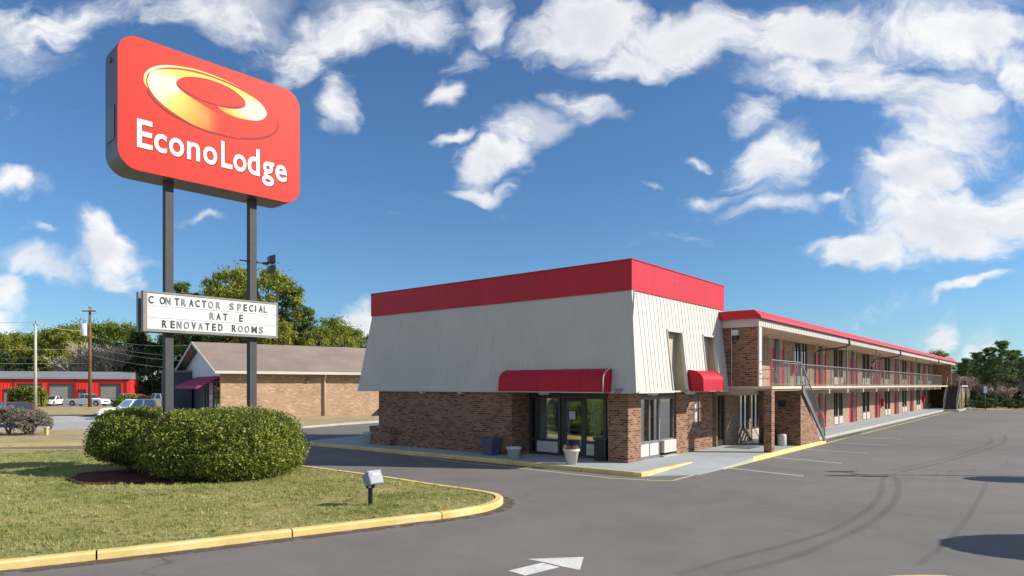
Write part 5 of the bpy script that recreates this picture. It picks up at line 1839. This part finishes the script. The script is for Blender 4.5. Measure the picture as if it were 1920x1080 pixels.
# ================================================================== VEGETATION
def leafy_tree(seed, H=12.0, cw=4.0, base=.28, n=5200, leaf=.17, mat='tree_leaf', lumps=62, trunk='bark', shape='round', tr=.22):
    """returns (trunk mesh object, crown mesh object) as hidden-free prototypes"""
    r = np.random.default_rng(seed)
    t = MB()
    top = Vector((r.normal(0, .25), r.normal(0, .25), H * .93))
    spine = [Vector((0, 0, 0)), Vector((r.normal(0, .1), r.normal(0, .1), H * .35)), Vector((r.normal(0, .2), r.normal(0, .2), H * .65)), top]
    t.tube(spine, [tr, tr * .75, tr * .45, tr * .12], 8)

    def sp(z):
        f = z / (H * .93) * 3
        i = min(int(f), 2)
        return spine[i].lerp(spine[i + 1], min(1, f - i))
    cs, rad = [], []
    for k in range(lumps):
        f = (k + r.uniform(0, 1)) / lumps
        z = H * (base + (1 - base) * f)
        if shape == 'round':
            env = math.sqrt(max(.05, 1 - (2 * f - .9) ** 2 / 1.25))
        elif shape == 'pine':
            env = .35 + .75 * math.sin(min(1, f * 1.25 + .1) * math.pi) ** .8
        else:
            env = 1.05 - .9 * f
        a = r.uniform(0, 2 * math.pi)
        d = cw * env * r.uniform(.35, 1.0)
        c = sp(min(z, H * .92)) + Vector((math.cos(a) * d, math.sin(a) * d, r.uniform(-.2, .4)))
        cs.append(np.array(c))
        rad.append(cw * r.uniform(.15, .34) * (0.62 if shape == 'pine' else 1))
        s = sp(max(H * .12, z - d * .45))
        t.tube([s, s.lerp(c, .55) + Vector((0, 0, -.1 * d)), c], [tr * .28, tr * .18, tr * .06], 5, caps=False)
    per = n // lumps
    P, D_ = [], []
    for c, q in zip(cs, rad):
        d = r.normal(size=(per, 3))
        d /= np.linalg.norm(d, axis=1)[:, None]
        rr = q * r.uniform(.2, 1.0, (per, 1)) ** .6 * (1 + .45 * r.normal(size=(per, 1)))
        p = d * rr
        p[:, 2] *= .68 if shape != 'pine' else .75
        P.append(c + p)
        D_.append(d)
    P, D_ = np.concatenate(P), np.concatenate(D_)
    u, v = rand_axes(len(P), leaf, .55 if shape != 'pine' else .3, D_, .7, r)
    return t, (P, u, v), trunk, mat


def bare_tree(seed, H=9.0, spread=.5, depth=5, r0=.16, mat='twig', nb=3, tip=.036, up=.25):
    r = random.Random(seed)
    t = MB()

    def grow(p, d, L, rad, k):
        q = p + d * L * .5 + Vector((r.gauss(0, .05), r.gauss(0, .05), 0)) * L
        e = p + d * L
        t.tube([p, q, e], [rad, rad * .85, rad * .68], 5 if k > 2 else 3, caps=False)
        if k == 0: return
        for _ in range(nb + (1 if r.random() < .4 else 0)):
            nd = (d + Vector((r.gauss(0, spread), r.gauss(0, spread), r.gauss(0, spread * .6) + up))).normalized()
            s = p.lerp(e, r.uniform(.55, 1.0))
            grow(s, nd, L * r.uniform(.62, .86), max(tip, rad * .58), k - 1)
    grow(Vector((0, 0, 0)), Vector((r.gauss(0, .05), r.gauss(0, .05), 1)).normalized(), H * .30, r0, depth)
    return t, mat


PROTO = {}


def plant_tree(kind, loc, s, rz, label, group, sz=None):
    name = {'broad': 'broadleaf_tree', 'yellow': 'broadleaf_tree', 'pine': 'pine_tree', 'cedar': 'cedar_tree', 'bare': 'bare_tree', 'pinkbare': 'bare_tree', 'low': 'understory_bush'}
    key = kind
    if key not in PROTO:
        k0 = kind.rstrip('0123456789')
        sd = 100 + sum(map(ord, kind))
        root = empty(name[k0], loc)
        if k0 in ('bare', 'pinkbare'):
            t, m = bare_tree(sd, 10, .42, 5, .15, 'twig' if k0 == 'bare' else 'pink_twig')
            t.build('branches', m, root)
        else:
            A = dict(broad=dict(H=12, cw=3.6, base=.14, n=9500, leaf=.14, mat='tree_leaf'), yellow=dict(H=12, cw=3.4, base=.16, n=9000, leaf=.14, mat='tree_leaf_yellow'),
                     pine=dict(H=16, cw=2.8, base=.36, n=9500, mat='pine_needle', lumps=110, shape='pine', leaf=.19, tr=.2), cedar=dict(H=10, cw=2.7, base=.04, n=6500, mat='dark_needle', lumps=40, shape='cone', leaf=.2),
                     low=dict(H=3.2, cw=2.4, base=.05, n=3200, mat='dark_needle', lumps=16, leaf=.17, tr=.06))[k0]
            t, (P, u, v), tm, lm = leafy_tree(sd, **A)
            t.build('trunk', tm, root)
            quads('crown', P, u, v, lm, root)
        PROTO[key] = root
        o = root
    else:
        o = copy_tree(PROTO[key])
    o.location = loc
    o.scale = (s, s, sz or s)
    o.rotation_euler = (0, 0, rz)
    tag(o, label, 'tree' if not kind.startswith('low') else 'bush', group)
    return o


def forest():
    r = random.Random(3)
    HT = dict(broad=12, yellow=12, pine=16, cedar=10, bare=10, pinkbare=10, low=3.2)

    def put(kind, x, ytop, Y, label, group, wide=1.0):
        p = pxd(x, ytop, Y)
        k0 = kind.rstrip('0123456789')
        sz = p[2] / HT[k0]
        s = sz * wide
        plant_tree(kind, (p[0], p[1], 0), s, r.uniform(0, 6.28), label, group, sz)
    gL = 'trees behind the red workshop'
    for kind, x, y, Y in (('broad1', -60, 612, 124), ('yellow1', 8, 624, 122), ('broad2', 42, 620, 126), ('broad1', 80, 616, 128), ('yellow1', 108, 612, 120), ('broad2', 128, 606, 130), ('yellow2', 140, 612, 124),
                          ('broad1', 168, 603, 132), ('broad2', 196, 603, 134), ('broad1', 226, 604, 132), ('broad2', -20, 620, 132), ('broad2', 252, 606, 128), ('broad1', 100, 625, 140), ('broad2', 60, 630, 140), ('broad2', 20, 632, 140), ('broad1', 150, 622, 142)):
        put(kind, x, y, Y, 'leafy yellow-green tree in the row behind the red workshop' if kind[0] == 'y' else 'leafy green tree in the row behind the red workshop', gL)
    for kind, x, y, Y in (('bare1', 182, 618, 116), ('bare2', 206, 612, 118), ('bare1', 228, 622, 115), ('bare2', 156, 640, 114), ('bare1', 128, 650, 116)):
        put(kind, x, y, Y, 'bare beige winter tree standing behind the red workshop', 'bare trees behind the red workshop', 1.15)
    for kind, x, y, Y in (('cedar1', 262, 622, 118), ('cedar2', 285, 640, 114), ('cedar1', 310, 630, 118), ('cedar2', 240, 650, 122), ('cedar2', 335, 625, 120), ('cedar1', 365, 640, 118), ('cedar1', 5, 660, 118), ('cedar2', 40, 668, 117), ('cedar1', 75, 664, 118), ('cedar2', -30, 660, 119)):
        put(kind, x, y, Y, 'dark evergreen tree left of the brick shop' if x > 230 else 'dark low evergreen close behind the red workshop', 'dark evergreens left of the shop' if x > 230 else 'dark low evergreens by the workshop')
    gP = 'tall trees behind the brick shop'
    for kind, x, y, Y, lab in (('pine1', 340, 520, 112, 0), ('pine3', 362, 540, 118, 0), ('pine2', 394, 514, 116, 0), ('broad2', 418, 530, 122, 1), ('yellow1', 440, 496, 110, 2), ('broad1', 465, 540, 118, 1), ('yellow2', 500, 500, 108, 2), ('pine3', 528, 512, 112, 0), ('pine2', 470, 512, 114, 0),
                               ('pine1', 556, 530, 110, 0), ('pine2', 582, 570, 112, 0), ('broad1', 612, 592, 116, 1), ('yellow1', 640, 604, 112, 2), ('broad2', 662, 612, 116, 1), ('broad1', 690, 625, 118, 1), ('yellow2', 600, 610, 108, 2), ('broad2', 550, 596, 120, 1), ('cedar1', 400, 600, 108, 3), ('cedar2', 440, 600, 112, 3), ('broad1', 480, 585, 106, 1), ('yellow1', 530, 600, 106, 2), ('broad2', 720, 640, 125, 1), ('broad1', 750, 650, 125, 1)):
        put(kind, x, y, Y, ('tall pine rising behind the brick shop', 'green leafy tree rising behind the brick shop', 'yellow-green leafy tree rising behind the brick shop', 'dark evergreen behind the brick shop')[lab], gP, .85 if Y < 113 and kind[0] != 'p' else .95)
    put('broad1', 1760, 656, 150, 'round green treetop showing above the red roof edge', None)
    gR = 'pines beyond the far end of the lot'
    for kind, x, y, Y in (('pine1', 1812, 668, 90), ('pine3', 1832, 656, 94), ('pine2', 1852, 646, 92), ('pine1', 1880, 634, 90), ('pine3', 1905, 652, 96), ('pine2', 1935, 640, 92), ('pine1', 1968, 650, 96), ('pine3', 2010, 640, 92), ('pine2', 2060, 640, 95), ('pine2', 1866, 668, 100), ('pine1', 1822, 680, 102), ('pine3', 1915, 668, 100), ('pine3', 1800, 676, 104), ('pine1', 1840, 662, 104), ('pine2', 1892, 656, 102)):
        put(kind, x, y, Y, 'pine tree with thin crown beyond the far end of the lot', gR, 1.25)
    for kind, x, y, Y in (('pinkbare1', 1800, 672, 98), ('pinkbare2', 1814, 690, 88), ('pinkbare1', 1838, 706, 90), ('pinkbare2', 1868, 690, 100), ('pinkbare1', 1892, 712, 89), ('pinkbare1', 1918, 690, 94), ('pinkbare1', 1950, 690, 98), ('pinkbare2', 1990, 690, 94)):
        put(kind, x, y, Y, 'bare pinkish-brown tree among the pines past the lot', 'bare trees among the far pines', 1.3)
    for k in range(17):
        x = 1802 + k * 15 + r.uniform(-5, 5)
        put('low1' if k % 2 else 'low2', x, r.uniform(738, 757), 84.5 + r.uniform(-1, 3) + (k % 3) * 3, 'low dark bush at the edge of the far pines', 'bushes under the far pines', 1.3)
    for k in range(10):
        put('low1' if k % 2 else 'low2', 262 + k * 10, r.uniform(712, 726), 118, 'low dark bush under the evergreens left of the shop', 'bushes under the evergreens', 1.2)
    for k in range(11):
        x = 1800 + k * 21
        put('cedar1' if k % 2 else 'cedar2', x, r.uniform(668, 700), 100 + r.uniform(0, 10), 'dark evergreen deep among the far pines', 'dark evergreens in the far woods', 1.2)


forest()


def hedge(loc, dims, n, label, square, mat='hedge_leaf', leaf=.13, seed=1, name='clipped_hedge', red=False):
    r = np.random.default_rng(seed)
    root = empty(name, loc, 0, label, 'hedge')
    lx, ly, h = dims
    d = r.normal(size=(n, 3))
    d[:, 2] = np.abs(d[:, 2])
    d /= np.linalg.norm(d, axis=1)[:, None]
    e = 7.0 if square else 2.4
    k = (np.abs(d) ** e).sum(1) ** (-1 / e) * r.uniform(.85, 1.04, n)
    p = d * k[:, None] * np.array([lx / 2, ly / 2, h])
    u, v = rand_axes(n, leaf, .6, d, .8, r)
    if red:
        m = p[:, 0] > lx * .2
        quads('foliage', p[~m], u[~m], v[~m], mat, root)
        quads('reddish_foliage', p[m], u[m], v[m], 'reddish_leaf', root)
    else:
        quads('foliage', p, u, v, mat, root)
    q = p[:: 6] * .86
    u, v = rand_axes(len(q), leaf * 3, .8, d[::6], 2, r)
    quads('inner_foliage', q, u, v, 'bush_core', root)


hedge((-66.5, 91, .09), (4.3, 2.4, 2.7), 5200, 'boxy clipped green hedge behind the slim grey pole', True, seed=4)
hedge((-47.8, 84, .09), (5.0, 3.0, 1.75), 4200, 'low rounded hedge turning reddish at its right end', False, seed=6, red=True)


def bare_shrubs():
    for (x, y, s, sd, lab, lean) in ((-30.2, 39.8, 1.2, 21, 'bare twiggy pruned shrub nearest the left picture edge', -.05), (-28.6, 39.4, 1.12, 33, 'bare twiggy pruned shrub leaning right beside the tan stump post', .3)):
        root = empty('bare_shrub', (x, y, .1), 0, lab, 'shrub')
        r = random.Random(sd)
        t = MB()

        def grow(p, d, L, rad, k):
            e = p + d * L
            t.tube([p, p.lerp(e, .5) + Vector((r.gauss(0, .03), r.gauss(0, .03), 0)), e], [rad, rad * .85, rad * .7], 5 if k > 2 else 3, caps=False)
            if k == 0: return
            for _ in range(4):
                nd = (d * .7 + Vector((r.gauss(0, .55), r.gauss(0, .55), r.gauss(.1, .4)))).normalized()
                grow(p.lerp(e, r.uniform(.65, 1)), nd, L * r.uniform(.6, .82), max(.013, rad * .6), k - 1)
        for k in range(4):
            a = 2 * math.pi * k / 4 + r.uniform(-.4, .4)
            grow(Vector((.04 * math.cos(a), .04 * math.sin(a), 0)), Vector((math.cos(a) * .32 + lean, math.sin(a) * .32, 1)).normalized(), .58 * s, .07, 5)
        t.build('branches', 'shrub_twig', root)


bare_shrubs()


# outside the frame: lamp post, and made-up ball trees added for their round shadows
def right_side():
    root = empty('lamp_post', (26.0, 21.45, 0), 0, 'tall grey lot lamp post with three lamp heads', 'lamp post')
    MB().tube([(0, 0, 0), (0, 0, 8.8)], [.09, .06], 8).build('post', 'grey_metal', root)
    hd = MB()
    for dx, dy in ((.0, .75), (.5, -.45), (-.5, -.3)):
        hd.tube([(0, 0, 8.7), (dx * .8, dy * .8, 8.85)], .03, 6)
        hd.box(dx - .35, dx + .35, dy - .14, dy + .14, 8.75, 8.95)
    hd.build('lamp_head', 'grey_metal', root)
    for (x, y, z, rr, lab) in ((15.35, 11.95, 3.0, 1.2, 'added unseen ball tree casting a round shadow on the lot, nearer one'), (21.3, 20.95, 3.2, .72, 'added unseen ball tree casting a round shadow on the lot, farther one')):
        root = empty('shadow_ball_tree', (x, y, 0), 0, lab, 'tree')
        MB().tube([(0, 0, 0), (0, 0, z)], [.07, .04], 8).build('trunk', 'bark', root)
        n = 16000
        d = rng.normal(size=(n, 3))
        d /= np.linalg.norm(d, axis=1)[:, None]
        p = d * rr * rng.uniform(.8, 1.0, (n, 1)) + np.array([0, 0, z])
        u, v = rand_axes(n, .06, .6, d, .6)
        quads('crown', p, u, v, 'bush_leaf', root)
        MB().lathe([(.35, -.01), (.42, .35), (.45, .38)], 16).build('pot', 'grey_pot', root)


right_side()
